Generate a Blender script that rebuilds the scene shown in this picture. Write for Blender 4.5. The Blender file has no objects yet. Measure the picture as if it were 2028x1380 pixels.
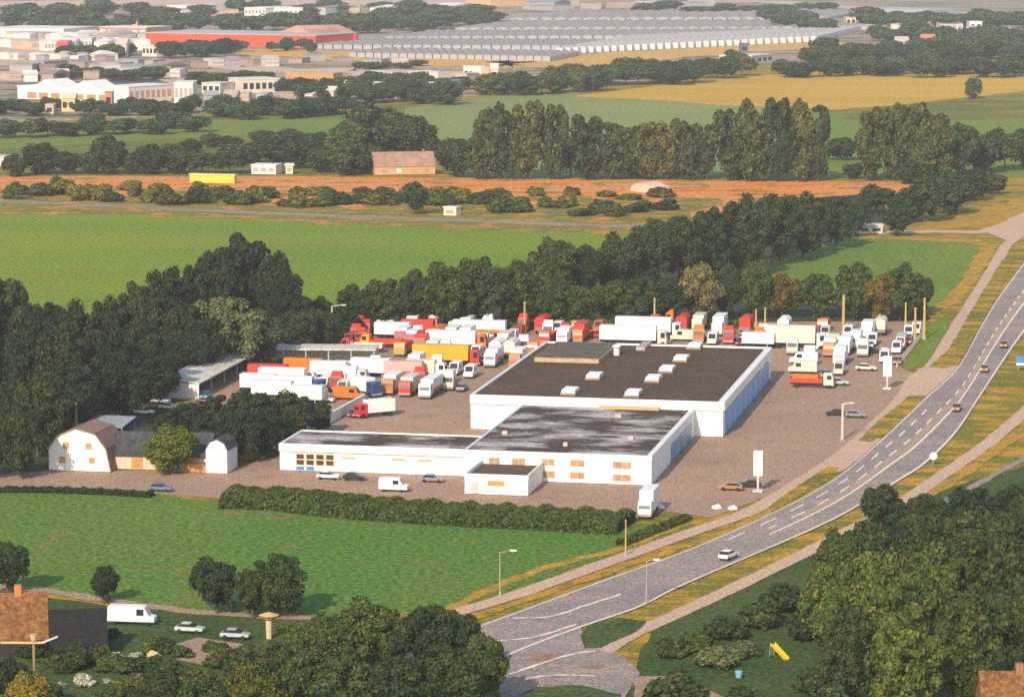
import bpy, bmesh, math, random
import numpy as np
from mathutils import Vector, Matrix
C = bpy.context.scene.collection
R = math.radians
rnd = random.Random(7)

# ---------------------------------------------------------------- camera, sky, sun, exposure
F = 6300.0; H = 105.0; YH = -172.0          # focal length in photo pixels, flying height, row of the horizon
PITCH = math.atan((690 - YH) / F)
sc = bpy.context.scene
cd = bpy.data.cameras.new('camera'); cam = bpy.data.objects.new('camera', cd); C.objects.link(cam)
cam.location = (0, 0, H); cam.rotation_euler = (math.pi / 2 - PITCH, 0, 0)
cd.sensor_width = 36; cd.lens = 36 * F / 2028; cd.clip_start = 1; cd.clip_end = 20000
sc.camera = cam
SUN_EL = 30.0
SUN_DIR = Vector((-0.33, -0.944, 0)).normalized() * math.cos(R(SUN_EL)) + Vector((0, 0, math.sin(R(SUN_EL))))
w = bpy.data.worlds.new('World'); sc.world = w; w.use_nodes = True
nt = w.node_tree; bg = nt.nodes['Background']
sky = nt.nodes.new('ShaderNodeTexSky'); sky.sky_type = 'NISHITA'; sky.sun_disc = False
sky.sun_elevation = R(SUN_EL); sky.sun_rotation = math.atan2(SUN_DIR.x, SUN_DIR.y)
nt.links.new(sky.outputs[0], bg.inputs[0]); bg.inputs[1].default_value = 0.15
sl = bpy.data.lights.new('sun', 'SUN'); sl.energy = 3.4; sl.angle = R(0.5); sl.color = (1.0, 0.87, 0.68)
so = bpy.data.objects.new('sun', sl); C.objects.link(so)
so.rotation_euler = SUN_DIR.to_track_quat('Z', 'Y').to_euler()
sc.view_settings.view_transform = 'Standard'; sc.view_settings.look = 'None'
sc.view_settings.exposure = 0.50; sc.view_settings.gamma = 1
sc.cycles.max_bounces = 5; sc.cycles.diffuse_bounces = 2; sc.cycles.glossy_bounces = 2; sc.cycles.volume_bounces = 0
sc.cycles.use_denoising = False

def at(px, py, z=0.0):                       # photo pixel -> point of the horizontal plane at height z
    x = (px - 1014) / F; y = -(py - 690) / F
    d = (x, math.cos(PITCH) + y * math.sin(PITCH), -math.sin(PITCH) + y * math.cos(PITCH))
    t = (z - H) / d[2]
    return Vector((d[0] * t, d[1] * t, z))
def mpp(py):                                 # metres per photo pixel across, on the ground at that row
    p = at(1014, py); return (p.y * math.cos(PITCH) + H * math.sin(PITCH)) / F

# ---------------------------------------------------------------- materials
MATS = {}
def new_mat(name):
    m = bpy.data.materials.new(name); m.use_nodes = True
    n = m.node_tree.nodes; b = n['Principled BSDF']
    return m, n, m.node_tree.links, b
def noise(n, l, vec, scale, detail=3.0, rough=0.6):
    t = n.new('ShaderNodeTexNoise'); t.inputs['Scale'].default_value = scale
    t.inputs['Detail'].default_value = detail; t.inputs['Roughness'].default_value = rough
    l.new(vec, t.inputs['Vector']); return t.outputs['Fac']
def ramp(n, l, fac, stops):
    r = n.new('ShaderNodeValToRGB'); e = r.color_ramp.elements
    while len(e) < len(stops): e.new(0.5)
    for el, (p, c) in zip(e, stops):
        el.position = p; el.color = (*c, 1)
    l.new(fac, r.inputs[0]); return r.outputs[0]
def mix(n, l, fac, a, b, mode='MIX'):
    x = n.new('ShaderNodeMix'); x.data_type = 'RGBA'; x.blend_type = mode
    if isinstance(fac, float): x.inputs[0].default_value = fac
    else: l.new(fac, x.inputs[0])
    for s, v in ((6, a), (7, b)):
        if isinstance(v, tuple): x.inputs[s].default_value = (*v, 1)
        else: l.new(v, x.inputs[s])
    return x.outputs[2]
def plain(col, rough=0.6, var=0.12, scale=1.2, metal=0.0, spec=0.3):
    key = ('p', col, rough, var, scale, metal)
    if key in MATS: return MATS[key]
    m, n, l, b = new_mat('paint')
    tc = n.new('ShaderNodeTexCoord')
    f = noise(n, l, tc.outputs['Object'], scale, 4)
    lo = tuple(c * (1 - var) for c in col); hi = tuple(min(0.9, c * (1 + var)) for c in col)
    l.new(ramp(n, l, f, [(0.3, lo), (0.7, hi)]), b.inputs['Base Color'])
    b.inputs['Roughness'].default_value = rough; b.inputs['Metallic'].default_value = metal
    b.inputs['Specular IOR Level'].default_value = spec
    MATS[key] = m; return m
def ground_mat(name, base, alt, patch=None, patch_lo=0.55, patch_hi=0.68, big=0.012, fine=0.9, speck=0.55, stretch=None, bump=0.25):
    """grass or soil: two broad colours, fine tuft speckle, optional dry patches"""
    m, n, l, b = new_mat(name)
    tc = n.new('ShaderNodeTexCoord'); v = tc.outputs['Object']
    if stretch:
        mp = n.new('ShaderNodeMapping'); mp.inputs['Scale'].default_value = (stretch[0], stretch[1], 1); mp.inputs['Rotation'].default_value = (0, 0, stretch[2])
        l.new(v, mp.inputs[0]); vb = mp.outputs[0]
    else: vb = v
    c = mix(n, l, ramp(n, l, noise(n, l, vb, big, 5, 0.6), [(0.35, (0, 0, 0)), (0.65, (1, 1, 1))]), base, alt)
    if patch:
        c = mix(n, l, ramp(n, l, noise(n, l, vb, big * 3.1, 6, 0.68), [(patch_lo, (0, 0, 0)), (patch_hi, (1, 1, 1))]), c, patch)
    f1 = noise(n, l, v, fine, 6, 0.8)
    k = ramp(n, l, f1, [(0.34, (1 - speck,) * 3), (0.5, (1, 1, 1)), (0.66, (1 + speck * 1.2,) * 3)])
    c = mix(n, l, 1.0, c, k, 'MULTIPLY')
    l.new(c, b.inputs['Base Color']); b.inputs['Roughness'].default_value = 0.95; b.inputs['Specular IOR Level'].default_value = 0.1
    if bump:
        bp = n.new('ShaderNodeBump'); bp.inputs['Strength'].default_value = bump; bp.inputs['Distance'].default_value = 0.5
        l.new(f1, bp.inputs['Height']); l.new(bp.outputs[0], b.inputs['Normal'])
    return m
def leaf_mat(name, lo, hi, warm):
    """foliage: every leaf its own shade, every tree its own tint"""
    m, n, l, b = new_mat(name)
    g = n.new('ShaderNodeNewGeometry'); oi = n.new('ShaderNodeObjectInfo'); tc = n.new('ShaderNodeTexCoord')
    c = ramp(n, l, g.outputs['Random Per Island'], [(0.0, lo), (0.55, tuple((a + b_) / 2 for a, b_ in zip(lo, hi))), (0.85, hi), (1.0, warm)])
    f = noise(n, l, tc.outputs['Object'], 5.0, 3)
    c = mix(n, l, ramp(n, l, f, [(0.4, (0, 0, 0)), (0.75, (0.6, 0.6, 0.6))]), c, warm)
    k = ramp(n, l, oi.outputs['Random'], [(0.0, (0.62, 0.72, 0.78)), (0.4, (1, 1, 1)), (0.75, (1.15, 1.12, 0.95)), (1.0, (1.7, 1.4, 0.95))])
    c = mix(n, l, 1.0, c, k, 'MULTIPLY')
    l.new(c, b.inputs['Base Color']); b.inputs['Roughness'].default_value = 0.75; b.inputs['Specular IOR Level'].default_value = 0.15
    return m
LEAF = {
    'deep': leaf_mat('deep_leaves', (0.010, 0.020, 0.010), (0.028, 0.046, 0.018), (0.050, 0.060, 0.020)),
    'dark': leaf_mat('dark_leaves', (0.012, 0.026, 0.010), (0.040, 0.066, 0.020), (0.078, 0.088, 0.022)),
    'mid': leaf_mat('mid_leaves', (0.015, 0.034, 0.010), (0.058, 0.094, 0.024), (0.115, 0.128, 0.028)),
    'sunny': leaf_mat('yellow_green_leaves', (0.07, 0.085, 0.012), (0.20, 0.19, 0.022), (0.30, 0.25, 0.03)),
    'grey': leaf_mat('grey_leaves', (0.030, 0.048, 0.026), (0.080, 0.108, 0.054), (0.11, 0.13, 0.06)),
    'gold': leaf_mat('golden_leaves', (0.042, 0.050, 0.009), (0.13, 0.130, 0.018), (0.23, 0.175, 0.024)),
    'pale': leaf_mat('pale_leaves', (0.070, 0.075, 0.028), (0.17, 0.155, 0.058), (0.25, 0.18, 0.065)),
    'rust': leaf_mat('rusty_leaves', (0.036, 0.042, 0.010), (0.11, 0.100, 0.020), (0.25, 0.14, 0.024)),
    'blue': leaf_mat('bluish_leaves', (0.014, 0.038, 0.021), (0.042, 0.082, 0.040), (0.080, 0.105, 0.042)),
    'olive': leaf_mat('olive_leaves', (0.018, 0.028, 0.010), (0.064, 0.080, 0.025), (0.125, 0.110, 0.030)),
    'bloom': leaf_mat('blossom_leaves', (0.20, 0.22, 0.12), (0.62, 0.56, 0.44), (0.70, 0.62, 0.42)),
}
BARK = plain((0.10, 0.075, 0.05), 0.9, 0.3, 3)
G = {
    'verge': ground_mat('verge_grass', (0.130, 0.140, 0.018), (0.22, 0.180, 0.022), (0.48, 0.245, 0.028), 0.47, 0.58, 0.03, 1.2, 0.65, (0.6, 1.6, 0.9)),
    'field': ground_mat('field_grass', (0.084, 0.178, 0.023), (0.116, 0.188, 0.026), (0.24, 0.145, 0.040), 0.585, 0.70, 0.022, 1.0, 0.8),
    'lime': ground_mat('lime_meadow', (0.130, 0.225, 0.014), (0.205, 0.245, 0.016), (0.22, 0.165, 0.030), 0.56, 0.78, 0.012, 0.8, 0.65, (0.35, 1, 0.05)),
    'pale': ground_mat('pale_meadow', (0.195, 0.235, 0.070), (0.235, 0.25, 0.068), None, big=0.008, fine=0.5, speck=0.5),
    'fresh': ground_mat('fresh_meadow', (0.115, 0.195, 0.026), (0.18, 0.215, 0.024), None, big=0.015, fine=0.7, speck=0.6),
    'gold': ground_mat('ripe_corn', (0.56, 0.345, 0.030), (0.48, 0.27, 0.03), (0.58, 0.31, 0.06), 0.5, 0.7, 0.012, 0.6, 0.5, (0.25, 1, 0.0)),
    'moss': ground_mat('mossy_pasture', (0.105, 0.130, 0.022), (0.17, 0.155, 0.024), (0.30, 0.19, 0.028), 0.52, 0.66, 0.010, 0.5, 0.6, (0.4, 1, 0)),
    'heath': ground_mat('rusty_heath', (0.72, 0.215, 0.034), (0.60, 0.28, 0.10), (0.17, 0.150, 0.030), 0.53, 0.59, 0.035, 0.6, 0.65, (0.45, 1, 0)),
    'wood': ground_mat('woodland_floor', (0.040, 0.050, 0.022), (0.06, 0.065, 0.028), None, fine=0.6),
    'garden': ground_mat('garden_grass', (0.042, 0.078, 0.020), (0.075, 0.104, 0.024), (0.13, 0.095, 0.035), 0.58, 0.74, 0.04, 1.1, 0.75),
    'dry': ground_mat('dry_grass', (0.50, 0.255, 0.028), (0.38, 0.22, 0.03), (0.19, 0.155, 0.022), 0.50, 0.64, 0.06, 1.2, 0.55),
    'dirt': ground_mat('bare_dirt', (0.34, 0.185, 0.085), (0.29, 0.17, 0.09), (0.16, 0.135, 0.05), 0.5, 0.65, 0.05, 0.9, 0.4),
    'yard': ground_mat('yard_paving', (0.40, 0.252, 0.165), (0.335, 0.222, 0.155), (0.24, 0.18, 0.14), 0.54, 0.74, 0.03, 2.2, 0.62, bump=0.1),
    'path': ground_mat('path_paving', (0.56, 0.365, 0.245), (0.50, 0.34, 0.24), None, big=0.03, fine=2.2, speck=0.5, bump=0.05),
    'asphalt': ground_mat('asphalt', (0.31, 0.245, 0.215), (0.235, 0.198, 0.185), (0.38, 0.275, 0.21), 0.5, 0.66, 0.035, 2.0, 0.65, (0.3, 1, 0.9), bump=0.05),
    'median': ground_mat('worn_median', (0.42, 0.30, 0.21), (0.33, 0.25, 0.19), None, big=0.05, fine=2.0, speck=0.55, bump=0.05),
    'line': ground_mat('road_paint', (0.85, 0.72, 0.58), (0.74, 0.62, 0.50), None, big=0.2, fine=2.5, speck=0.3, bump=0),
    'grey': ground_mat('grey_road', (0.30, 0.235, 0.19), (0.25, 0.205, 0.17), None, big=0.03, fine=0.5, speck=0.35, bump=0.05),
    'town': ground_mat('town_ground', (0.31, 0.23, 0.175), (0.42, 0.29, 0.20), (0.09, 0.12, 0.05), 0.49, 0.58, 0.010, 0.2, 0.6, (0.3, 1, 0)),
    'lot': ground_mat('pale_lot', (0.56, 0.41, 0.30), (0.48, 0.36, 0.27), (0.58, 0.36, 0.15), 0.55, 0.7, 0.008, 0.2, 0.45, (0.4, 1, 0)),
    'nursery': ground_mat('nursery_ground', (0.30, 0.26, 0.225), (0.38, 0.29, 0.20), None, big=0.006, fine=0.2, speck=0.6, stretch=(0.3, 1, 0)),
    'scrub': ground_mat('scrub', (0.135, 0.155, 0.024), (0.21, 0.180, 0.026), (0.56, 0.215, 0.045), 0.51, 0.58, 0.045, 0.7, 0.65, (0.6, 1, 0)),
    'ochre': ground_mat('ochre_track', (0.60, 0.34, 0.075), (0.55, 0.31, 0.09), None, big=0.02, fine=0.25, speck=0.4),
    'cream': ground_mat('cream_road', (0.56, 0.43, 0.30), (0.5, 0.40, 0.29), None, big=0.02, fine=0.25, speck=0.3),
}
def wall_mat():
    m, n, l, b = new_mat('white_render'); tc = n.new('ShaderNodeTexCoord')
    mp = n.new('ShaderNodeMapping'); mp.inputs['Scale'].default_value = (1.4, 1.4, .12); l.new(tc.outputs['Object'], mp.inputs[0])
    st = noise(n, l, mp.outputs[0], 1.1, 5, .7)
    c = ramp(n, l, st, [(.30, (.60, .55, .49)), (.46, (.78, .75, .70)), (.7, (.81, .78, .74))])
    sx = n.new('ShaderNodeSeparateXYZ'); l.new(tc.outputs['Object'], sx.inputs[0])
    pn = n.new('ShaderNodeMath'); pn.operation = 'PINGPONG'; pn.inputs[1].default_value = 1.6; l.new(sx.outputs[0], pn.inputs[0])
    jn = ramp(n, l, pn.outputs[0], [(.0, (.62, .60, .58)), (.07, (1, 1, 1))])
    l.new(mix(n, l, 1.0, c, jn, 'MULTIPLY'), b.inputs['Base Color']); b.inputs['Roughness'].default_value = .6; return m
WHITE = wall_mat()
WHITE2 = plain((0.68, 0.65, 0.61), 0.6, 0.08, 0.6)
DARKGLASS = plain((0.03, 0.035, 0.045), 0.15, 0.2, 1, 0, 0.6)
AMBERGLASS = plain((0.42, 0.25, 0.12), 0.25, 0.35, 0.8, 0, 0.6)
BLUE = plain((0.12, 0.36, 0.66), 0.45, 0.2, 0.8)
BLACK = plain((0.02, 0.02, 0.022), 0.8, 0.2, 2)
STEEL = plain((0.35, 0.35, 0.35), 0.5, 0.15, 2)
POLE = plain((0.46, 0.31, 0.09), 0.6, 0.2, 2)
BRICK = plain((0.30, 0.135, 0.07), 0.9, 0.3, 2.5)
def roof_mat(name, dark, light, lo, hi, scale, stretch):
    m, n, l, b = new_mat(name)
    tc = n.new('ShaderNodeTexCoord'); v = tc.outputs['Object']
    mp = n.new('ShaderNodeMapping'); mp.inputs['Scale'].default_value = (*stretch, 1); l.new(v, mp.inputs[0])
    c = mix(n, l, ramp(n, l, noise(n, l, mp.outputs[0], scale, 6, 0.65), [(lo, (0, 0, 0)), (hi, (1, 1, 1))]), dark, light)
    f = noise(n, l, v, 1.6, 5, 0.8)
    c = mix(n, l, 1.0, c, ramp(n, l, f, [(0.33, (0.55,) * 3), (0.5, (1,) * 3), (0.67, (1.6,) * 3)]), 'MULTIPLY')
    l.new(c, b.inputs['Base Color']); b.inputs['Roughness'].default_value = 0.95; b.inputs['Specular IOR Level'].default_value = 0.1
    return m
ROOF_DARK = roof_mat('bitumen_roof', (0.088, 0.056, 0.034), (0.118, 0.076, 0.046), 0.4, 0.7, 0.08, (1, 1))
ROOF_WET = roof_mat('patched_roof', (0.075, 0.056, 0.042), (0.44, 0.385, 0.37), 0.45, 0.60, 0.17, (0.5, 0.9))
ROOF_PALE = roof_mat('pale_sheet_roof', (0.52, 0.47, 0.39), (0.68, 0.62, 0.53), 0.4, 0.7, 0.2, (1, 1))
ROOF_SLATE = roof_mat('slate_roof', (0.05, 0.055, 0.06), (0.09, 0.085, 0.08), 0.4, 0.7, 0.5, (1, 1))
ROOF_TILE = roof_mat('brown_tile_roof', (0.17, 0.075, 0.03), (0.24, 0.11, 0.04), 0.4, 0.7, 0.8, (1, 1))
GLASSHOUSE = roof_mat('greenhouse_glass', (0.38, 0.33, 0.29), (0.68, 0.59, 0.54), 0.42, 0.62, 0.06, (1, 2.5))

# ---------------------------------------------------------------- mesh helpers
class MB:
    def __init__(s): s.v = []; s.f = []
    def add(s, vs, fs):
        o = len(s.v); s.v += [tuple(v) for v in vs]; s.f += [tuple(i + o for i in f) for f in fs]; return s
    def box(s, x0, x1, y0, y1, z0, z1):
        return s.add([(x0, y0, z0), (x1, y0, z0), (x1, y1, z0), (x0, y1, z0), (x0, y0, z1), (x1, y0, z1), (x1, y1, z1), (x0, y1, z1)],
                     [(0, 3, 2, 1), (4, 5, 6, 7), (0, 1, 5, 4), (1, 2, 6, 5), (2, 3, 7, 6), (3, 0, 4, 7)])
    def prism(s, prof, y0, y1):               # profile in x,z pushed along y
        n = len(prof)
        return s.add([(x, y0, z) for x, z in prof] + [(x, y1, z) for x, z in prof],
                     [tuple(range(n)), tuple(range(2 * n - 1, n - 1, -1))] + [(i, i + n, (i + 1) % n + n, (i + 1) % n) for i in range(n)])
    def prism_x(s, prof, x0, x1):             # profile in y,z pushed along x
        n = len(prof)
        return s.add([(x0, y, z) for y, z in prof] + [(x1, y, z) for y, z in prof],
                     [tuple(range(n)), tuple(range(2 * n - 1, n - 1, -1))] + [(i, i + n, (i + 1) % n + n, (i + 1) % n) for i in range(n)])
    def cyl(s, p0, p1, r0, r1=None, n=8):
        r1 = r0 if r1 is None else r1
        p0 = Vector(p0); p1 = Vector(p1); d = (p1 - p0).normalized()
        a = d.orthogonal().normalized(); b = d.cross(a)
        vs = [p0 + (a * math.cos(2 * math.pi * i / n) + b * math.sin(2 * math.pi * i / n)) * r0 for i in range(n)] + \
             [p1 + (a * math.cos(2 * math.pi * i / n) + b * math.sin(2 * math.pi * i / n)) * r1 for i in range(n)]
        return s.add(vs, [tuple(range(n - 1, -1, -1)), tuple(range(n, 2 * n))] + [(i, (i + 1) % n, (i + 1) % n + n, i + n) for i in range(n)])
    def mesh(s, name, mat, bevel=0.0):
        me = bpy.data.meshes.new(name); me.from_pydata(s.v, [], s.f)
        bm = bmesh.new(); bm.from_mesh(me)
        bmesh.ops.recalc_face_normals(bm, faces=bm.faces)
        if bevel: bmesh.ops.bevel(bm, geom=[e for e in bm.edges if e.calc_face_angle(0) > 0.5], offset=bevel, segments=1, affect='EDGES')
        bm.to_mesh(me); bm.free(); me.materials.append(mat); return me
    def build(s, name, mat, parent=None, bevel=0.0, label=None):
        o = bpy.data.objects.new(name, s.mesh(name, mat, bevel)); C.objects.link(o)
        if parent: o.parent = parent
        if label: o['label'] = label
        return o
def thing(name, label, cat, loc, rz=0.0, group=None):
    o = bpy.data.objects.new(name, None); C.objects.link(o); o.empty_display_size = 0.5
    o.location = loc; o.rotation_euler = (0, 0, rz); o['label'] = label; o['category'] = cat
    if group: o['group'] = group
    return o
def copy_tree(o, parent=None):
    c = o.copy(); C.objects.link(c)
    if parent: c.parent = parent
    for ch in list(o.children): copy_tree(ch, c)
    return c
ORD = ['first', 'second', 'third', 'fourth', 'fifth', 'sixth', 'seventh', 'eighth', 'ninth', 'tenth', 'eleventh', 'twelfth', 'thirteenth',
       'fourteenth', 'fifteenth', 'sixteenth', 'seventeenth', 'eighteenth', 'nineteenth', 'twentieth', 'twenty-first', 'twenty-second',
       'twenty-third', 'twenty-fourth', 'twenty-fifth', 'twenty-sixth', 'twenty-seventh', 'twenty-eighth', 'twenty-ninth', 'thirtieth',
       'thirty-first', 'thirty-second', 'thirty-third', 'thirty-fourth', 'thirty-fifth', 'thirty-sixth', 'thirty-seventh', 'thirty-eighth', 'thirty-ninth', 'fortieth', 'forty-first', 'forty-second', 'forty-third', 'forty-fourth', 'forty-fifth']

# ---------------------------------------------------------------- the setting: ground sheets
LAYER = [0]
def layer():
    LAYER[0] += 1; return LAYER[0] * 0.0006
def sheet(name, pts, z, mat, jit=0.0, step=6.0, kind='structure'):
    """flat polygon given in photo pixels on the ground, its edge roughened"""
    z += layer(); P = [at(x, y) for x, y in pts]; out = []
    for i, a in enumerate(P):
        b = P[(i + 1) % len(P)]; n = max(1, min(80, int((b - a).length / step))) if jit else 1
        nr = Vector((-(b - a).y, (b - a).x, 0)).normalized()
        for k in range(n):
            q = a.lerp(b, k / n)
            if jit and k: q = q + nr * rnd.uniform(-jit, jit)
            out.append((q.x, q.y, z))
    me = bpy.data.meshes.new(name); me.from_pydata(out, [], [tuple(range(len(out)))])
    bm = bmesh.new(); bm.from_mesh(me); bmesh.ops.triangulate(bm, faces=bm.faces)
    for f in bm.faces:
        if f.normal.z < 0: f.normal_flip()
    bm.to_mesh(me); bm.free(); me.materials.append(mat)
    o = bpy.data.objects.new(name, me); C.objects.link(o); o['kind'] = kind; return o
def catmull(P, n):
    out = []
    for i in range(len(P) - 1):
        p0 = P[max(0, i - 1)]; p1 = P[i]; p2 = P[i + 1]; p3 = P[min(len(P) - 1, i + 2)]
        for k in range(n):
            t = k / n
            out.append(0.5 * ((2 * p1) + (p2 - p0) * t + (2 * p0 - 5 * p1 + 4 * p2 - p3) * t * t + (3 * p1 - p0 - 3 * p2 + p3) * t ** 3))
    out.append(P[-1]); return out
def resample(P, n):
    d = [0]
    for a, b in zip(P, P[1:]): d.append(d[-1] + (b - a).length)
    out = []; j = 0
    for i in range(n):
        s = d[-1] * i / (n - 1)
        while j < len(P) - 2 and d[j + 1] < s: j += 1
        t = (s - d[j]) / max(1e-6, d[j + 1] - d[j]); out.append(P[j].lerp(P[j + 1], min(1, max(0, t))))
    return out
def ribbon_mesh(name, A, B, z, mat, spans=None):
    z += layer(); me = bpy.data.meshes.new(name); vs = []; fs = []
    for i, (a, b) in enumerate(zip(A, B)):
        vs += [(a.x, a.y, z), (b.x, b.y, z)]
        if i and (spans is None or spans(i)): fs.append((2 * i - 2, 2 * i - 1, 2 * i + 1, 2 * i))
    me.from_pydata(vs, [], fs)
    bm = bmesh.new(); bm.from_mesh(me)
    for f in bm.faces:
        f.normal_update()
        if f.normal.z < 0: f.normal_flip()
    bm.to_mesh(me); bm.free(); me.materials.append(mat)
    o = bpy.data.objects.new(name, me); C.objects.link(o); o['kind'] = 'structure'; return o
def strip(name, pts, width, z, mat, jit=0.0):
    P = catmull([at(x, y) for x, y in pts], 14); A = []; B = []; ph = pts[0][0] * .37
    for i, p in enumerate(P):
        t = (P[min(i + 1, len(P) - 1)] - P[max(0, i - 1)]).normalized(); nr = Vector((-t.y, t.x, 0))
        w1 = jit * (math.sin(i * .83 + ph) + .6 * math.sin(i * 2.1 + 2 * ph)); w2 = jit * (math.sin(i * .71 + 1 + ph) + .6 * math.sin(i * 1.9 + ph))
        A.append(p + nr * (width / 2 + w1)); B.append(p - nr * (width / 2 + w2))
    return ribbon_mesh(name, A, B, z, mat)

me = bpy.data.meshes.new('ground'); me.from_pydata([(-6000, -700, 0), (6000, -700, 0), (6000, 12000, 0), (-6000, 12000, 0)], [], [(0, 1, 2, 3)])
me.materials.append(G['verge']); o = bpy.data.objects.new('ground', me); C.objects.link(o); o['kind'] = 'structure'

Z1, Z2, Z3, Z4, Z5 = 0.010, 0.020, 0.030, 0.040, 0.050
# far country
sheet('town_ground', [(-200, 250), (300, 232), (700, 205), (950, 190), (1130, 178), (1500, 130), (2200, 120), (2200, -90), (-200, -90)], Z1, G['town'], 6, 40)
sheet('pale_lot', [(-60, 66), (130, 62), (250, 58), (330, 88), (300, 100), (180, 112), (90, 128), (-60, 130)], Z2, G['lot'], 5, 30)
sheet('pale_lot', [(-60, 3), (500, -2), (1010, -3), (1500, 5), (1300, 12), (1000, 12), (500, 10), (-60, 12)], Z2, G['lot'], 8, 60)
sheet('nursery_ground', [(520, 100), (600, 85), (700, 72), (880, 60), (1000, 28), (1400, 18), (1660, 28), (1700, 60), (1600, 90), (1300, 112), (1060, 130), (820, 118)], Z2, G['nursery'], 5, 30)
strip('ochre_track', [(466, 100), (600, 107), (800, 118), (960, 127), (1060, 127), (1250, 112), (1450, 97), (1610, 84)], 85, Z3, G['ochre'], 5)
strip('cream_road', [(180, 117), (300, 122), (450, 131), (560, 140), (700, 141), (800, 148), (900, 158)], 46, Z3, G['cream'], 2.5)
strip('cream_road', [(590, 143), (700, 138), (820, 143), (1000, 147)], 40, Z3 + .005, G['cream'], 2.5)
sheet('pale_lot', [(690, 135), (870, 142), (985, 142), (975, 156), (850, 168), (800, 158), (700, 150)], Z3, G['lot'], 3, 20)
strip('grey_road', [(1380, 75), (1560, 74), (1700, 65), (1790, 68), (1900, 72)], 55, Z3, G['grey'], 5)
strip('pale_road', [(1090, 12), (1300, 5), (1500, 3), (1640, 12), (1800, 22), (2100, 30)], 50, Z3, G['lot'], 5)
sheet('oval_pond', [(105, 172), (160, 164), (240, 157), (300, 156), (330, 164), (325, 176), (280, 182), (200, 184), (150, 182)], Z3, plain((0.05, 0.06, 0.045), 0.5, 0.3, 0.05), 2, 15)
strip('cream_road', [(150, 176), (220, 172), (290, 166), (330, 163)], 7, Z4, G['town'], 1)
sheet('pale_lot', [(300, 150), (350, 146), (380, 168), (370, 195), (250, 205), (235, 195), (320, 185), (335, 165)], Z3, G['lot'], 3, 15)
# middle distance
sheet('pasture', [(-60, 250), (200, 240), (420, 232), (680, 212), (830, 205), (830, 300), (700, 345), (-60, 352)], Z1, G['moss'], 4, 25)
sheet('fresh_meadow', [(-60, 268), (160, 262), (400, 240), (700, 220), (700, 262), (420, 270), (-60, 300)], Z2, G['fresh'], 4, 25)
sheet('pale_meadow', [(780, 275), (800, 215), (980, 192), (1140, 186), (1400, 195), (1560, 212), (1660, 218), (1640, 300), (1400, 350), (900, 352)], Z2, G['pale'], 3, 20)
sheet('fresh_meadow', [(1560, 215), (1660, 217), (1800, 206), (1900, 196), (2200, 168), (2200, 352), (1380, 356), (1560, 300)], Z2 + .004, G['fresh'], 3, 20)
sheet('moss_meadow', [(1640, 220), (1900, 198), (2200, 175), (2200, 228), (1900, 240), (1700, 245)], Z3, G['moss'], 4, 20)
sheet('golden_field', [(1135, 191), (1300, 170), (1500, 150), (1680, 139), (1800, 140), (1900, 148), (2200, 152), (2200, 168), (2028, 181), (1900, 195), (1800, 206), (1660, 218), (1560, 214), (1400, 207), (1300, 199)], Z4, G['gold'], 2.5, 15)
sheet('heath', [(-60, 349), (500, 350), (900, 352), (1300, 356), (1840, 362), (1850, 378), (1650, 395), (1500, 420), (1260, 440), (800, 430), (400, 412), (-60, 398)], Z1, G['heath'], 3, 15)
sheet('scrub', [(-60, 372), (300, 376), (800, 384), (1250, 392), (1420, 392), (1350, 450), (1100, 520), (800, 500), (-60, 480)], Z2, G['scrub'], 5, 15)
for k, (px, py, w_, h_) in enumerate([(110, 378, 90, 8), (260, 382, 70, 9), (430, 386, 90, 8), (560, 398, 40, 12), (640, 392, 50, 14), (700, 410, 36, 8), (590, 405, 40, 9), (1000, 384, 80, 10), (1040, 402, 40, 12), (1190, 398, 36, 14), (1300, 400, 34, 16), (1340, 386, 60, 8)]):
    sheet('bare_dirt', [(px + w_ * .6 * math.cos(a_ * .7854) * (1 + .25 * math.sin(a_ * 2.3 + k)), py + h_ * .7 * math.sin(a_ * .7854)) for a_ in range(8)], Z2 + .004 + .0006 * k, G['heath'], 1.5, 4)
strip('grey_road', [(-60, 396), (200, 407), (400, 417), (700, 429), (1000, 440), (1280, 450)], 9, Z3, G['grey'], 1.0)
sheet('lime_field', [(-80, 426), (200, 425), (450, 434), (700, 447), (1000, 458), (1260, 464), (1200, 520), (1000, 600), (600, 640), (300, 640), (-80, 640)], Z4, G['lime'], 1.5, 8)
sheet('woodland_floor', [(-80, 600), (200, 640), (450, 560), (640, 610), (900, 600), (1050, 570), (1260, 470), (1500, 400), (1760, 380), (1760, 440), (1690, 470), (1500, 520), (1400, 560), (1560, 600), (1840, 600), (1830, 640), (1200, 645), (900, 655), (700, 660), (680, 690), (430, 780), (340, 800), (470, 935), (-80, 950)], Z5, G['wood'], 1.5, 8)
sheet('fresh_field', [(1510, 530), (1560, 505), (1640, 482), (1700, 472), (1830, 474), (1930, 480), (1945, 492), (1900, 570), (1855, 615), (1800, 600), (1600, 590)], Z5 + 0.0064, G['fresh'], 1.0, 6)
sheet('dry_verge', [(1700, 462), (1830, 470), (1930, 474), (1975, 488), (1960, 520), (1900, 600), (1850, 625), (1840, 620), (1895, 570), (1940, 492), (1925, 482), (1830, 477), (1700, 472)], Z5 + 0.0128, G['dry'], 1.0, 6)
sheet('dry_verge', [(1800, 452), (1900, 430), (1980, 405), (2120, 350), (2120, 400), (2000, 440), (1900, 452)], Z3, G['dry'], 2, 10)
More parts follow.
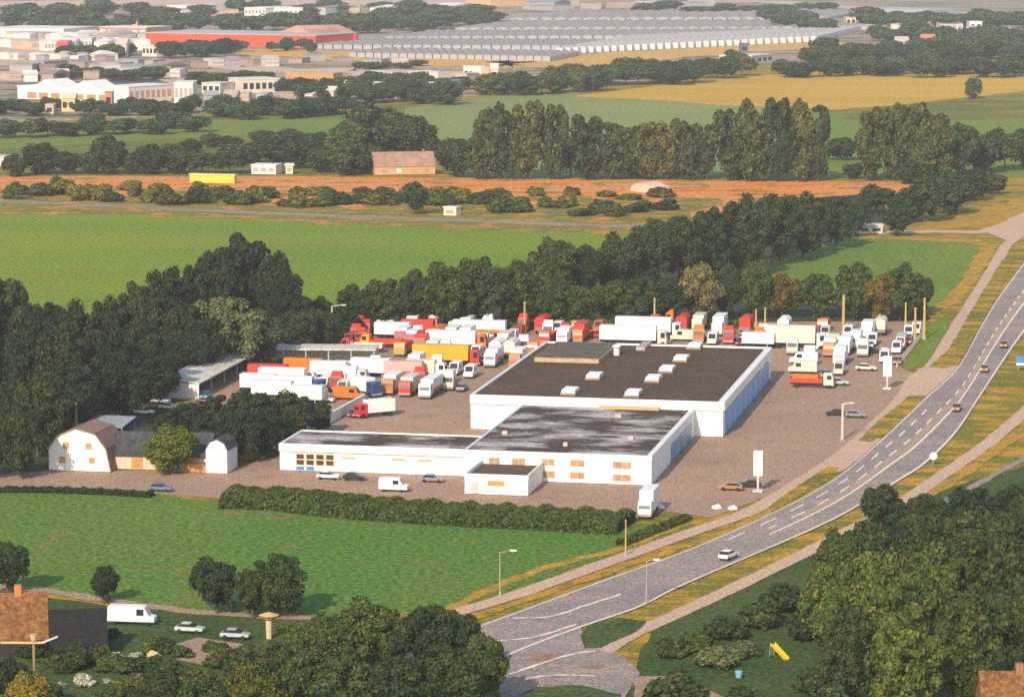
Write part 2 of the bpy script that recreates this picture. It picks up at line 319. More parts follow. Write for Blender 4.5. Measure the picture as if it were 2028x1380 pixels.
# near fields
sheet('front_field', [(-80, 968), (300, 975), (440, 1000), (1250, 1045), (1330, 1025), (1400, 1030), (1195, 1105), (1022, 1165), (905, 1205), (640, 1222), (220, 1195), (-80, 1150)], Z1, G['field'], 0.8, 5)
strip('dry_strip', [(880, 1212), (985, 1160), (1100, 1118), (1235, 1085), (1320, 1050), (1400, 1026)], 2.2, Z2, G['dry'], 0.3)
sheet('garden_lawn', [(1290, 1250), (1460, 1170), (1690, 1060), (1850, 975), (2200, 870), (2200, 1500), (1200, 1500), (1260, 1320)], Z1, G['garden'], 0.6, 5)
sheet('garden_lawn', [(-80, 1160), (220, 1200), (640, 1228), (920, 1225), (980, 1330), (1000, 1500), (-80, 1500)], Z2, G['garden'], 0.6, 5)
strip('garden_path', [(-60, 1158), (80, 1168), (220, 1190), (400, 1212), (640, 1226), (760, 1240)], 3.0, Z3, G['yard'], 0.3)
sheet('garden_drive', [(335, 1278), (390, 1262), (490, 1276), (430, 1296), (400, 1316), (350, 1306)], Z3, G['yard'], 0.3, 3)
# yard
sheet('yard', [(-80, 946), (95, 933), (460, 930), (540, 905), (590, 860), (560, 800), (430, 800), (340, 790), (500, 705), (680, 695), (700, 655), (900, 648), (1200, 640), (1830, 636), (1835, 655), (1785, 728), (1838, 757), (1812, 770), (1706, 872), (1662, 905), (1660, 925), (1560, 968), (1408, 1026), (1310, 1012), (1250, 1035), (900, 1010), (470, 990), (300, 978), (-80, 968)], Z5 + 0.0160, G['yard'], 0.15, 4)
sheet('yard_verge', [(1785, 726), (1828, 660), (1842, 640), (1875, 625), (1880, 650), (1840, 715), (1800, 735)], Z5 + 0.0256, G['fresh'], 0.3, 3)
# paths and the main road
strip('cycle_path', [(880, 1222), (902, 1214), (1022, 1178), (1195, 1117), (1368, 1055), (1471, 1019), (1560, 972), (1659, 908), (1715, 862), (1800, 778), (1850, 722), (1900, 640), (1950, 560), (1985, 500), (1998, 482), (2040, 455)], 3.6, Z5 + 0.0352, G['path'], 0.06)
strip('country_lane', [(1690, 458), (1760, 461), (1850, 459), (1930, 460), (1990, 455), (2060, 442)], 9, Z5 + 0.0288, G['path'], 0.5)
sheet('road_junction', [(1940, 456), (1985, 441), (2060, 405), (2090, 425), (2030, 458), (1998, 478), (1978, 470)], Z5 + 0.0192, G['path'], 0.5, 6)
strip('dry_strip', [(930, 1226), (1100, 1168), (1280, 1108), (1420, 1060), (1500, 1022), (1600, 965), (1655, 930)], 2.2, Z5 + 0.0224, G['dry'], 0.3)
sheet('yard_mouth', [(1770, 790), (1800, 745), (1850, 715), (1905, 722), (1880, 745), (1838, 786)], Z5 + 0.0320, G['path'], 0.2, 3)
sheet('yard_mouth', [(1640, 930), (1668, 895), (1715, 870), (1750, 868), (1700, 910), (1665, 935)], Z5 + 0.0320, G['path'], 0.2, 3)
sheet('verge', [(1700, 873), (1738, 835), (1800, 785), (1834, 784), (1800, 820), (1752, 862), (1725, 876)], Z5 + 0.0448, G['verge'], 0.2, 3)
sheet('verge', [(1838, 728), (1880, 690), (1930, 605), (1985, 515), (2010, 508), (1985, 565), (1945, 640), (1898, 724), (1870, 730)], Z5 + 0.0448, G['verge'], 0.2, 3)
sheet('verge', [(1548, 985), (1600, 950), (1640, 924), (1664, 927), (1640, 945), (1580, 985), (1500, 1020)], Z5 + 0.0448, G['verge'], 0.2, 3)
strip('cycle_path', [(1180, 1300), (1240, 1262), (1295, 1237), (1350, 1212), (1437, 1172), (1595, 1095), (1689, 1047), (1780, 1000), (1836, 962), (1915, 908), (1972, 866), (2060, 790)], 3.2, Z5 + 0.0352, G['path'], 0.06)
strip('dry_strip', [(1780, 1010), (1885, 952), (1960, 900), (2028, 852), (2080, 815)], 3.0, Z5 + 0.0224, G['dry'], 0.3)
strip('gravel_path', [(1840, 1010), (1934, 960), (2028, 908), (2090, 875)], 1.6, Z5 + 0.0224, G['grey'], 0.2)
RL = resample(catmull([at(*p) for p in [(700, 1335), (820, 1285), (935, 1243), (1022, 1212), (1195, 1148), (1368, 1086), (1550, 1005), (1660, 942), (1747, 868), (1834, 785), (1898, 724), (1950, 632), (1990, 570), (2050, 490)]], 12), 161)
RR = resample(catmull([at(*p) for p in [(880, 1360), (1030, 1290), (1154, 1243), (1264, 1205), (1350, 1162), (1501, 1097), (1614, 1048), (1689, 1010), (1785, 951), (1834, 919), (1892, 861), (1935, 797), (1979, 730), (2022, 668), (2090, 580)]], 12), 161)
def lane(name, a, b, z, mat, spans=None):
    return ribbon_mesh(name, [p.lerp(q, a) for p, q in zip(RL, RR)], [p.lerp(q, b) for p, q in zip(RL, RR)], z, mat, spans)
lane('main_road', 0, 1, Z5 + 0.0576, G['asphalt'])
lane('road_median', 0.44, 0.60, Z5 + 0.0640, G['median'], lambda i: 40 < i < 150)
lane('edge_line', 0.03, 0.05, Z5 + 0.0704, G['line'])
lane('edge_line', 0.955, 0.985, Z5 + 0.0704, G['line'])
lane('centre_line', 0.595, 0.627, Z5 + 0.0704, G['line'], lambda i: i > 36)
lane('centre_line', 0.42, 0.45, Z5 + 0.0704, G['line'], lambda i: i > 36 and i % 4 < 2)
lane('lane_line', 0.215, 0.245, Z5 + 0.0704, G['line'], lambda i: 30 < i < 75 and i % 4 < 2)
sheet('side_road', [(930, 1262), (1060, 1230), (1150, 1244), (1160, 1280), (1235, 1300), (1268, 1335), (1225, 1400), (1000, 1420), (975, 1310)], Z5 + 0.0608, G['asphalt'], 0.2, 3)
sheet('side_road', [(1250, 1340), (1330, 1340), (1420, 1375), (1500, 1420), (1380, 1430), (1260, 1390)], Z5 + 0.0512, G['yard'], 0.3, 3)
sheet('traffic_island', [(1150, 1262), (1165, 1240), (1225, 1224), (1280, 1232), (1262, 1250), (1190, 1284), (1158, 1285)], Z5 + 0.0736, G['garden'], 0.15, 2)
sheet('traffic_island', [(1040, 1311), (1065, 1298), (1110, 1294), (1120, 1300), (1085, 1309)], Z5 + 0.0736, G['dirt'], 0.3, 2)
sheet('traffic_island', [(1140, 1322), (1180, 1318), (1205, 1321), (1180, 1327)], Z5 + 0.0736, G['dirt'], 0.3, 2)
sheet('traffic_island', [(1010, 1388), (1060, 1362), (1150, 1358), (1230, 1376), (1240, 1430), (1000, 1430)], Z5 + 0.0800, G['garden'], 0.3, 2)
for q in ([(1015, 1225), (1090, 1222), (1160, 1200), (1230, 1178)], [(985, 1270), (1060, 1262), (1140, 1238)], [(1010, 1336), (1120, 1300), (1180, 1290)], [(1040, 1345), (1100, 1338), (1180, 1340)]):
    strip('road_marking', q, 0.5, Z5 + 0.0768, G['line'], 0.1)

# ---------------------------------------------------------------- the works buildings: one frame for the whole yard
A0 = at(932, 783, 7.1); B0 = at(1432, 798, 7.1)
U = Vector((B0.x - A0.x, B0.y - A0.y, 0)).normalized(); V = Vector((-U.y, U.x, 0)); RZ = math.atan2(U.y, U.x)
VA = math.atan2(V.y, V.x)
ORG = Vector((A0.x, A0.y, 0.2))
def loc(px, py, z=0.0):
    p = at(px, py, z) - ORG; return p.dot(U), p.dot(V)
def wpos(x, y, z=0.2):
    p = ORG + U * x + V * y; return Vector((p.x, p.y, z))
HW = (B0 - A0).length; HD = loc(1556, 690, 7.1)[1]; HH = 7.1
hall = thing('workshop_hall', 'large white workshop hall with flat dark roof and row of blue bay doors', 'hall', ORG, RZ)
MB().box(0, HW, 0, HD, 0, 5.2).build('wall', WHITE, hall)
fa = MB()
fa.box(-0.12, HW + 0.12, -0.12, 0.5, 5.25, 7.1); fa.box(-0.12, 0.5, 0.5, HD - 0.5, 5.25, 7.1)
fa.box(HW - 1.1, HW + 0.3, 0.5, HD - 0.5, 5.25, 7.1); fa.box(-0.12, HW + 0.12, HD - 0.5, HD + 0.12, 5.25, 7.1)
fa.build('fascia', WHITE, hall)
MB().box(-0.05, HW + 0.05, -0.04, -0.002, 5.02, 5.16).build('drip_edge', plain((.42, .26, .22), .7), hall)
rf = MB().box(0.5, HW - 1.1, 0.5, HD - 0.5, 5.3, 6.75).build('roof', ROOF_DARK, hall)
nb = 9; d0 = 2.2; bw = (HD - 6) / nb
for i in range(nb):
    y0 = d0 + i * bw
    d = MB().box(HW, HW + 0.06, y0 + 0.12, y0 + bw - 0.12, 0.05, 4.5).build('bay_door', BLUE, hall)
    t = MB()
    for k in range(3): t.box(HW + 0.06, HW + 0.09, y0 + 0.8, y0 + bw - 0.8, 0.9 + k * 1.05, 1.05 + k * 1.05)
    t.build('door_rail', plain((0.2, 0.38, 0.58), 0.4), d)
    MB().box(HW, HW + 0.05, y0 + 0.12, y0 + bw - 0.12, 4.6, 5.2).build('transom_window', DARKGLASS, hall)
    MB().box(HW, HW + 0.12, y0 - 0.09, y0 + 0.09, 0, 5.2).build('pilaster', WHITE2, hall)
SKYL = [(1130, 780), (1255, 784), (1178, 750), (1295, 755), (1322, 736), (1350, 715), (1377, 690)]
for px, py in SKYL:
    x, y = loc(px, py, 6.75)
    b = MB().box(x - 1.6, x + 1.6, y - 3.4, y + 3.4, 6.75, 7.2).build('skylight', plain((0.30, 0.20, 0.13), 0.7), rf)
    MB().prism_x([(y - 3.2, 7.2), (y + 3.2, 7.2), (y + 2.4, 7.8), (y - 2.4, 7.8)], x - 1.4, x + 1.4).build('dome', plain((0.80, 0.77, 0.72), 0.3, 0.06), b)
x, y = loc(1221, 705, 6.75)
v = MB().cyl((x, y, 6.75), (x, y, 8.7), 0.7, 0.7, 10).build('roof_vent', WHITE2, rf)
MB().cyl((x, y, 8.7), (x, y, 9.2), 1.1, 0.5, 10).build('cowl', WHITE2, v)
x0, y0 = loc(1058, 718, 6.75); x1, _ = loc(1190, 718, 6.75)
pent = MB().box(x0, x1, y0, min(HD - 1, y0 + 26), 6.75, 7.7).build('roof_house', plain((0.45, 0.30, 0.17), 0.8, 0.25, 0.5), rf)
MB().box(x0 + .3, x1 - .3, y0 + .3, min(HD - 1, y0 + 26) - .3, 7.7, 7.85).build('covering', plain((0.12, 0.085, 0.06), 0.9, 0.3, 0.4), pent)
x, y = loc(1275, 690, 6.75)
MB().box(x - 1, x + 1, y - 5, y + 5, 6.75, 7.5).build('roof_ridge_light', plain((0.42, 0.34, 0.26), 0.6), rf)
# rear brown shed leaning on the hall
xs0, _ = loc(1110, 690, 7.1)
annex = thing('rear_annex', 'brownish low annex standing against the back of the workshop hall', 'annex', wpos(xs0, HD + 0.3), RZ)
MB().box(0, HW - xs0 - 18, 0, 13, 0, 4.6).build('wall', plain((0.5, 0.36, 0.22), 0.8), annex)
MB().box(-0.2, HW - xs0 - 17.8, -0.05, 13.2, 4.6, 4.95).build('roof', plain((0.15, 0.105, 0.07), 0.9, 0.3, 0.3), annex)

# two storey office wing in front of the hall
OH = 5.5
ox0, oy0 = loc(920, 892, OH); ox1, oy1 = loc(1290, 905, OH); oyf = (oy0 + oy1) / 2
OW = ox1 - ox0; ODp = -oyf - 0.15
office = thing('office_wing', 'two storey white office wing with amber windows and patchy flat roof', 'office building', wpos(ox0, oyf), RZ)
MB().box(0, OW, 0, ODp, 0, 4.7).build('wall', WHITE, office)
pa = MB(); pa.box(-0.1, OW + 0.1, -0.1, 0.35, 4.72, OH); pa.box(-0.1, 0.35, 0.35, ODp, 4.72, OH); pa.box(OW - 0.9, OW + 0.1, 0.35, ODp, 4.72, OH)
pa.build('parapet', WHITE, office)
orf = MB().box(0.35, OW - 0.9, 0.35, ODp - 0.02, 4.74, 5.2).build('roof', ROOF_WET, office)
for px, z0, wd in ((980, 2.9, 1.1), (1030, 2.9, 1.3), (1090, 3.0, 1.3), (1150, 3.0, 1.4), (1241, 2.9, 1.8), (1090, 0.7, 1.4), (1150, 0.7, 1.4), (1241, 0.5, 1.8)):
    x = loc(px, 930, 2)[0] - ox0
    fr = MB().box(x - wd, x + wd, -0.05, -0.002, z0, z0 + 1.35).build('window', plain((0.62, 0.52, 0.42), 0.5), office)
    MB().box(x - wd + .12, x - 0.05, -0.075, -0.05, z0 + .1, z0 + 1.25).build('pane', AMBERGLASS, fr)
    MB().box(x + 0.05, x + wd - .12, -0.075, -0.05, z0 + .1, z0 + 1.25).build('pane', AMBERGLASS, fr)
for i in range(3):
    y0 = ODp * .42 + i * ODp * .17
    MB().box(OW, OW + 0.06, y0 + .4, y0 + ODp * .17 - .4, 0.05, 3.6).build('bay_door', plain((0.11, 0.27, 0.40), 0.4), office)
for px, py, r in ((1000, 862, .5), (1120, 885, .4), (1250, 872, .45), (1225, 828, .6)):
    x, y = loc(px, py, 5.2); x -= ox0; y -= oyf
    MB().box(x - r, x + r, y - r, y + r, 5.2, 5.9).build('roof_vent', plain((0.55, 0.4, 0.3), 0.7), orf)
MB().box(OW * 0.45, OW * 0.8, ODp - 1.4, ODp - 0.3, 5.2, 5.75).build('duct', plain((0.5, 0.33, 0.14), 0.7), orf)
# entrance porch
px0, py0 = loc(920, 977, 0.2); px1, py1 = loc(1046, 981, 0.2); PW = px1 - px0; PD = oyf - (py0 + py1) / 2 - 0.12
porch = thing('entrance_porch', 'projecting white entrance porch with a recessed dark roof before the offices', 'porch', wpos(px0, (py0 + py1) / 2), RZ)
MB().box(0, PW, 0, PD, 0, 2.9).build('wall', WHITE, porch)
pp = MB(); pp.box(-.08, PW + .08, -.08, .3, 2.92, 3.7); pp.box(-.08, .3, .3, PD, 2.92, 3.7); pp.box(PW - .3, PW + .08, .3, PD, 2.92, 3.7)
pp.build('parapet', WHITE, porch)
MB().box(.3, PW - .3, .3, PD, 2.93, 3.0).build('roof', plain((0.10, 0.06, 0.04), 0.9, 0.3), porch)
x = PW * 0.5
fr = MB().box(x - 1.7, x + 1.7, -.14, -.085, 1.6, 2.6).build('window', plain((0.6, 0.5, 0.4), 0.5), porch)
MB().box(x - 1.5, x + 1.5, -.165, -.14, 1.7, 2.5).build('pane', plain((0.55, 0.27, 0.07), 0.25, 0.3), fr)
MB().box(PW * .1, PW * .22, -.13, -.085, 0.02, 2.1).build('door', plain((0.5, 0.45, 0.4), 0.5), porch)
# low single storey wing
LH = 5.1
lx0, ly0 = loc(553, 880, LH); ly1 = loc(918, 891, LH)[1]; lyf = (ly0 + ly1) / 2; LW = ox0 - lx0 - 0.15
LD = loc(605, 853, LH)[1] - lyf
low = thing('low_wing', 'long single storey white wing with a gridded window and dark flat roof', 'wing', wpos(lx0, lyf), RZ)
MB().box(0, LW, 0, LD, 0, 3.6).build('wall', WHITE, low)
fb = MB(); fb.box(-.15, LW, -.15, .4, 3.65, LH); fb.box(-.15, .4, .4, LD - .4, 3.65, LH); fb.box(-.15, LW, LD - .4, LD + .1, 3.65, LH)
fb.build('fascia', WHITE, low)
MB().box(-.03, LW, -.04, -.002, 3.44, 3.58).build('drip_edge', plain((.42, .26, .22), .7), low)
MB().box(.4, LW, .4, LD - .4, 3.7, 4.85).build('roof', ROOF_WET, low)
gx0 = loc(573, 920, 2)[0] - lx0; gx1 = loc(656, 920, 2)[0] - lx0
gw = MB().box(gx0, gx1, -.05, -.002, 0.9, 3.4).build('grid_window', plain((0.66, 0.54, 0.42), 0.5), low)
cw = (gx1 - gx0) / 4
for i in range(4):
    for j in range(2):
        MB().box(gx0 + i * cw + .25, gx0 + (i + 1) * cw - .25, -.08, -.05, 1.15 + j * 1.1, 2.05 + j * 1.1).build('pane', plain((0.09, 0.045, 0.025), 0.2), gw)
for i in range(2):
    MB().box(gx0 + i * cw + .2, gx0 + (i + 1) * cw - .2, -.05, -.002, .1, .8).build('blue_panel', plain((0.05, 0.22, 0.5), 0.4), low)
for px in (692, 795, 850):
    x = loc(px, 915, 2)[0] - lx0
    MB().box(x - 1.3, x + 1.3, -.05, -.002, 2.5, 2.9).build('window', plain((0.52, 0.33, 0.18), 0.4), low)
# boundary wall running back from the low wing
bx0, by0 = loc(603, 866, 0.2); bx1, by1 = loc(722, 800, 0.2)
p0 = wpos(bx0, max(by0, lyf + LD + .3)); p1 = wpos(bx1, by1)
bwall = thing('boundary_wall', 'white boundary wall running back from the low wing towards the trucks', 'wall', p0, math.atan2((p1 - p0).y, (p1 - p0).x))
wl = (p1 - p0).length
MB().box(0, wl, -.15, .15, 0, 2.0).build('wall', WHITE2, bwall)
MB().box(-.1, wl + .1, -.25, .25, 2.0, 2.2).build('coping', WHITE, bwall)

# ---------------------------------------------------------------- other buildings of the near scene
def gable_house(name, label, cat, A, B, depth, eave, ridge, wallm, roofm, windows=(), ridge_along='x', base=0.2, chimney=None, overhang=0.3):
    """front edge from pixel A to pixel B; ridge along the front (x) or running back (y)"""
    a = at(*A); b = at(*B); d = b - a; L = d.length
    t = thing(name, label, cat, (a.x, a.y, base), math.atan2(d.y, d.x))
    o = overhang
    if ridge_along == 'x':
        prof = [(0, 0), (depth, 0), (depth, eave), (depth / 2, ridge - .2), (0, eave)]
        MB().prism_x(prof, 0, L).build('wall', wallm, t)
        s = (ridge - eave) / (depth / 2)
        r = MB().prism_x([(-o, eave - o * s + .05), (depth / 2, ridge), (depth + o, eave - o * s + .05), (depth + o, eave - o * s + .3), (depth / 2, ridge + .28), (-o, eave - o * s + .3)], -o, L + o).build('roof', roofm, t)
    else:
        prof = [(0, 0), (L, 0), (L, eave), (L / 2, ridge - .2), (0, eave)]
        MB().prism(prof, 0, depth).build('wall', wallm, t)
        s = (ridge - eave) / (L / 2)
        r = MB().prism([(-o, eave - o * s + .05), (L / 2, ridge), (L + o, eave - o * s + .05), (L + o, eave - o * s + .3), (L / 2, ridge + .28), (-o, eave - o * s + .3)], -o, depth + o).build('roof', roofm, t)
    for x, z, ww, hh, m in windows:
        MB().box(x - ww / 2, x + ww / 2, -.06, -.005, z, z + hh).build('window', m, t)
    if chimney:
        x, y = chimney; MB().box(x - .5, x + .5, y - .5, y + .5, eave, ridge + 1.3).build('chimney', BRICK, r)
    return t
# gambrel farmhouse
a = at(97, 932); b = at(222, 934); gl = (b - a).length; gd = 11.0
gh = thing('gambrel_house', 'white gambrel gabled farmhouse with four amber windows beside the dark wood', 'house', (a.x, a.y, .2), RZ)
k = gl / 125.0
gp = [(0, 0), (125, 0), (116, 44), (95, 72), (55, 82), (18, 66), (0, 42)]
gp = [(x * k, z * k) for x, z in gp]
MB().prism(gp, 0, gd).build('wall', WHITE, gh)
rr = MB(); up = gp[1:] + [gp[0]]
seq = [gp[1], gp[2], gp[3], gp[4], gp[5], gp[6]]
for (xa, za), (xb, zb) in zip(seq, seq[1:]):
    nx, nz = (zb - za), -(xb - xa); ln = math.hypot(nx, nz); nx /= ln; nz /= ln
    if nz < -0.1 or (xa + xb) / 2 > gl * .9 and nx < 0: nx, nz = -nx, -nz
    if (xa + xb) / 2 < gl * .2 and nx > 0: nx, nz = -nx, -nz
    rr.add([(xa, -.15, za), (xb, -.15, zb), (xb + nx * .25, -.15, zb + nz * .25), (xa + nx * .25, -.15, za + nz * .25),
            (xa, gd, za), (xb, gd, zb), (xb + nx * .25, gd, zb + nz * .25), (xa + nx * .25, gd, za + nz * .25)],
           [(0, 1, 2, 3), (7, 6, 5, 4), (0, 4, 5, 1), (1, 5, 6, 2), (2, 6, 7, 3), (3, 7, 4, 0)])
rr.build('roof', plain((0.26, 0.15, 0.10), 0.8, 0.25), gh)
for x, z in ((36, 48), (82, 48), (28, 20), (88, 20)):
    fr = MB().box(x * k - .7, x * k + .7, -.06, -.005, z * k - .6, z * k + .8).build('window', plain((0.66, 0.55, 0.45), .5), gh)
    MB().box(x * k - .55, x * k + .55, -.085, -.06, z * k - .45, z * k + .65).build('pane', plain((0.45, 0.26, 0.10), .3), fr)
gable_house('farm_barn', 'long low farm building with dark roof between white gambrel house and white gable', 'barn', (226, 930), (412, 934), 10, 2.6, 6.2, plain((0.62, 0.45, 0.33), .8, .15), ROOF_SLATE,
            [(4.5, .2, 2.2, 2.0, plain((0.45, 0.22, 0.06), .6)), (9, .3, 1.6, 1.6, AMBERGLASS), (15, .1, 3.0, 2.0, plain((0.5, 0.24, 0.07), .6))])
a = at(408, 938); b = at(449, 940); gl2 = (b - a).length
gs = thing('tall_gable', 'tall narrow white building end rounded at top beside dark trees', 'outbuilding', (a.x, a.y, .2), RZ)
MB().prism([(0, 0), (gl2, 0), (gl2, 4.2), (gl2 * .85, 5.6), (gl2 * .5, 6.3), (gl2 * .2, 5.8), (0, 4.4)], 0, 7).build('wall', WHITE2, gs)
MB().prism([(gl2 + .02, 4.2), (gl2 * .85, 5.6), (gl2 * .5, 6.3), (gl2 * .2, 5.8), (-.02, 4.4), (-.1, 4.6), (gl2 * .18, 6.0), (gl2 * .5, 6.55), (gl2 * .88, 5.8), (gl2 + .2, 4.3)], .3, 7.2).build('roof', ROOF_SLATE, gs)
MB().box(-6, 0, 0.2, 0.5, 0, 1.6).build('garden_wall', plain((0.55, 0.27, 0.09), .8), gs)
a = at(172, 882); cp = thing('carport', 'grey blue metal roofed carport behind the gambrel house', 'carport', (a.x, a.y, .15), RZ)
MB().prism_x([(0, 3.6), (9, 4.4), (9, 4.6), (0, 3.8)], 0, 7.5).build('roof', plain((0.30, 0.33, 0.36), .5, .2), cp)
for x in (0.3, 7.2):
    for y in (.4, 8.5): MB().cyl((x, y, 0), (x, y, 3.6), .12).build('post', STEEL, cp)
MB().box(.3, 7.2, 8.6, 8.8, 0, 4.3).build('back_wall', plain((0.10, 0.14, 0.2), .7), cp)
# long white roofed shed beside the wood
a = at(352, 790); b = at(508, 706); d = b - a; sl_ = d.length
sh = thing('long_shed', 'long open fronted shed with pale sheet roof along the dark wood', 'shed', (a.x, a.y, .2), math.atan2(d.y, d.x))
MB().prism_x([(-5, 3.2), (3, 4.2), (3, 4.45), (-5, 3.45)], 0, sl_).build('roof', ROOF_PALE, sh)
MB().box(0.1, sl_ - .1, 2.5, 2.7, 0, 4.1).build('back_wall', WHITE2, sh)
MB().box(0, .2, -4.8, 2.5, 0, 3.2).build('end_wall', WHITE2, sh)
for i in range(7): MB().box(i * sl_ / 6.2 + .3, i * sl_ / 6.2 + .55, -4.6, -4.35, 0, 3.15).build('post', STEEL, sh)
a = at(512, 722); b = at(744, 724); d = b - a; sl_ = d.length
fs = thing('flat_canopy', 'wide pale flat roofed canopy at the head of the trailer yard', 'canopy', (a.x, a.y, .2), math.atan2(d.y, d.x))
MB().box(0, sl_, 0, 9, 3.3, 3.6).build('roof', ROOF_PALE, fs)
MB().box(.2, sl_ - .2, 8.5, 8.8, 0, 3.28).build('back_wall', WHITE2, fs)
for i in range(6): MB().box(.3 + i * (sl_ - .9) / 5, .6 + i * (sl_ - .9) / 5, .3, .6, 0, 3.28).build('post', STEEL, fs)
# tile roofed house at the lower edge, ridge towards the viewer
a = at(-70, 1302); b = at(92, 1304); hd = 9.0; L = 11.6
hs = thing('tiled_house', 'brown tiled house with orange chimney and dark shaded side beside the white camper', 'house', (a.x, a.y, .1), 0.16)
MB().prism_x([(0, 0), (hd, 0), (hd, 2.8), (hd / 2, 7.6), (0, 2.8)], 0, L).build('wall', plain((0.035, 0.025, 0.02), .9, .2), hs)  # near-black wall colour holds the shade of the gable end
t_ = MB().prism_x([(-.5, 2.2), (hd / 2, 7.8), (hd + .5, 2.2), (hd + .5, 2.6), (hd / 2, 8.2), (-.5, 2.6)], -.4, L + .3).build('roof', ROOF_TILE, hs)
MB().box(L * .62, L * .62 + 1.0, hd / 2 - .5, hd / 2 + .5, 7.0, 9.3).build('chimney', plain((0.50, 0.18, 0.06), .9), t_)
MB().prism_x([(-4, 0), (hd - 1, 0), (hd - 1, 2.4), (hd / 2 - 2, 5.9), (-4, 2.0)], L + .32, L + 8.6).build('shade_block', plain((0.016, 0.015, 0.014), .95, .3), hs)  # near-black block added to stand in for the shade beside the house
# corner house roof at the other lower edge
gable_house('tiled_cottage', 'brown tiled cottage roof under the tall trees at the lower corner', 'cottage', (1950, 1456), (2170, 1456), 9, 3, 7, BRICK, ROOF_TILE, chimney=(5, 4.5))

# ---------------------------------------------------------------- vehicles
def wheel(parent, x, y, r=0.5, wd=0.3):
    o = MB().cyl((x, y - wd / 2, r), (x, y + wd / 2, r), r, r, 10).build('wheel', BLACK, parent)
    return o
def cab(t, x0, col, hgt=3.0, wd=2.4, ln=2.0):
    m = plain(col, .4, .06)
    h = wd / 2
    c = MB().prism([(x0, .55), (x0 + ln, .55), (x0 + ln, 1.7), (x0 + ln - .3, hgt), (x0, hgt)], -h, h).build('cab', m, t, .06)
    MB().add([(x0 + ln + .02, -h + .15, 1.75), (x0 + ln + .02, h - .15, 1.75), (x0 + ln - .25, h - .2, hgt - .3), (x0 + ln - .25, -h + .2, hgt - .3)], [(0, 1, 2, 3)]).build('windscreen', DARKGLASS, c)
    for s in (-1, 1):
        MB().box(x0 + .7, x0 + ln - .35, s * h - .01, s * (h + .02), 1.75, hgt - .35).build('side_window', DARKGLASS, c)
    MB().box(x0 + ln - .15, x0 + ln + .1, -h, h, .4, .8).build('bumper', plain((.30, .28, .26), .5), t)
def box_truck(t, cabc, boxc, ln=6.5, bh=3.6, skirt=None):
    tot = ln + 2.2; x0 = -tot / 2
    MB().box(x0, x0 + tot - .3, -.5, .5, .6, .95).build('chassis', BLACK, t)
    MB().box(x0, x0 + ln, -1.25, 1.25, .96, bh).build('cargo_box', plain(boxc, .5, .08), t, .05)
    if skirt: MB().box(x0 + .1, x0 + ln - .1, -1.28, 1.28, 1.0, 1.75).build('stripe_panel', plain(skirt, .5, .1), t)
    cab(t, x0 + ln + .2, cabc)
    for x in (x0 + 1.4, x0 + ln + 1.2):
        for y in (-1.05, 1.05): wheel(t, x, y)
def semi(t, cabc, boxc, ln=11.0, bh=4.0, skirt=None):
    tot = ln + 2.4; x0 = -tot / 2
    MB().box(x0, x0 + tot - .3, -.5, .5, .6, 1.1).build('chassis', BLACK, t)
    MB().box(x0, x0 + ln, -1.25, 1.25, 1.12, bh).build('trailer_box', plain(boxc, .5, .08), t, .05)
    if skirt: MB().box(x0 + .1, x0 + ln - .1, -1.28, 1.28, 1.15, 1.95).build('stripe_panel', plain(skirt, .5, .1), t)
    cab(t, x0 + ln + .35, cabc, 3.3)
    for x in (x0 + 1.2, x0 + 2.5, x0 + ln - 1.0, x0 + ln + 1.5):
        for y in (-1.05, 1.05): wheel(t, x, y)
def trailer(t, boxc, _=None, ln=9.0, bh=3.7, skirt=None):
    x0 = -ln / 2
    MB().box(x0, x0 + ln, -.5, .5, .6, 1.0).build('chassis', BLACK, t)
    MB().box(x0, x0 + ln, -1.25, 1.25, 1.02, bh).build('trailer_box', plain(boxc, .55, .1), t, .05)
    if skirt: MB().box(x0 + .1, x0 + ln - .1, -1.28, 1.28, 1.05, 1.8).build('stripe_panel', plain(skirt, .5, .1), t)
    for x in (x0 + 1.2, x0 + 2.5):
        for y in (-1.05, 1.05): wheel(t, x, y)
    for y in (-.8, .8): MB().box(x0 + ln - 1.6, x0 + ln - 1.4, y - .08, y + .08, 0, .98).build('landing_leg', STEEL, t)
def tarp(t, col, _=None, ln=9.0, bh=3.9):
    x0 = -ln / 2
    MB().box(x0, x0 + ln, -1.25, 1.25, .8, 1.5).build('deck', plain((.25, .2, .16), .7), t)
    MB().prism_x([(-1.27, 1.5), (1.27, 1.5), (1.27, bh - .5), (.7, bh), (-.7, bh), (-1.27, bh - .5)], x0 + .05, x0 + ln - .05).build('canvas_cover', plain(col, .8, .12), t)
    for x in (x0 + 1.4, x0 + ln - 1.4):
        for y in (-1.05, 1.05): wheel(t, x, y)
def flatbed(t, cabc, bedc, ln=6.0, load=None):
    tot = ln + 2.2; x0 = -tot / 2
    MB().box(x0, x0 + tot - .3, -.5, .5, .6, .95).build('chassis', BLACK, t)
    b = MB(); b.box(x0, x0 + ln, -1.25, 1.25, .96, 1.2); b.box(x0, x0 + ln, -1.25, -1.15, 1.2, 1.9); b.box(x0, x0 + ln, 1.15, 1.25, 1.2, 1.9); b.box(x0, x0 + .1, -1.15, 1.15, 1.2, 1.9); b.box(x0 + ln - .1, x0 + ln, -1.15, 1.15, 1.2, 2.4)
    b.build('flat_bed', plain(bedc, .6, .12), t)
    if load: MB().box(x0 + .5, x0 + ln - .8, -1.0, 1.0, 1.2, 2.5).build('load', plain(load, .7, .15), t, .1)
    cab(t, x0 + ln + .2, cabc, 2.9)
    for x in (x0 + 1.4, x0 + ln + 1.2):
        for y in (-1.05, 1.05): wheel(t, x, y)
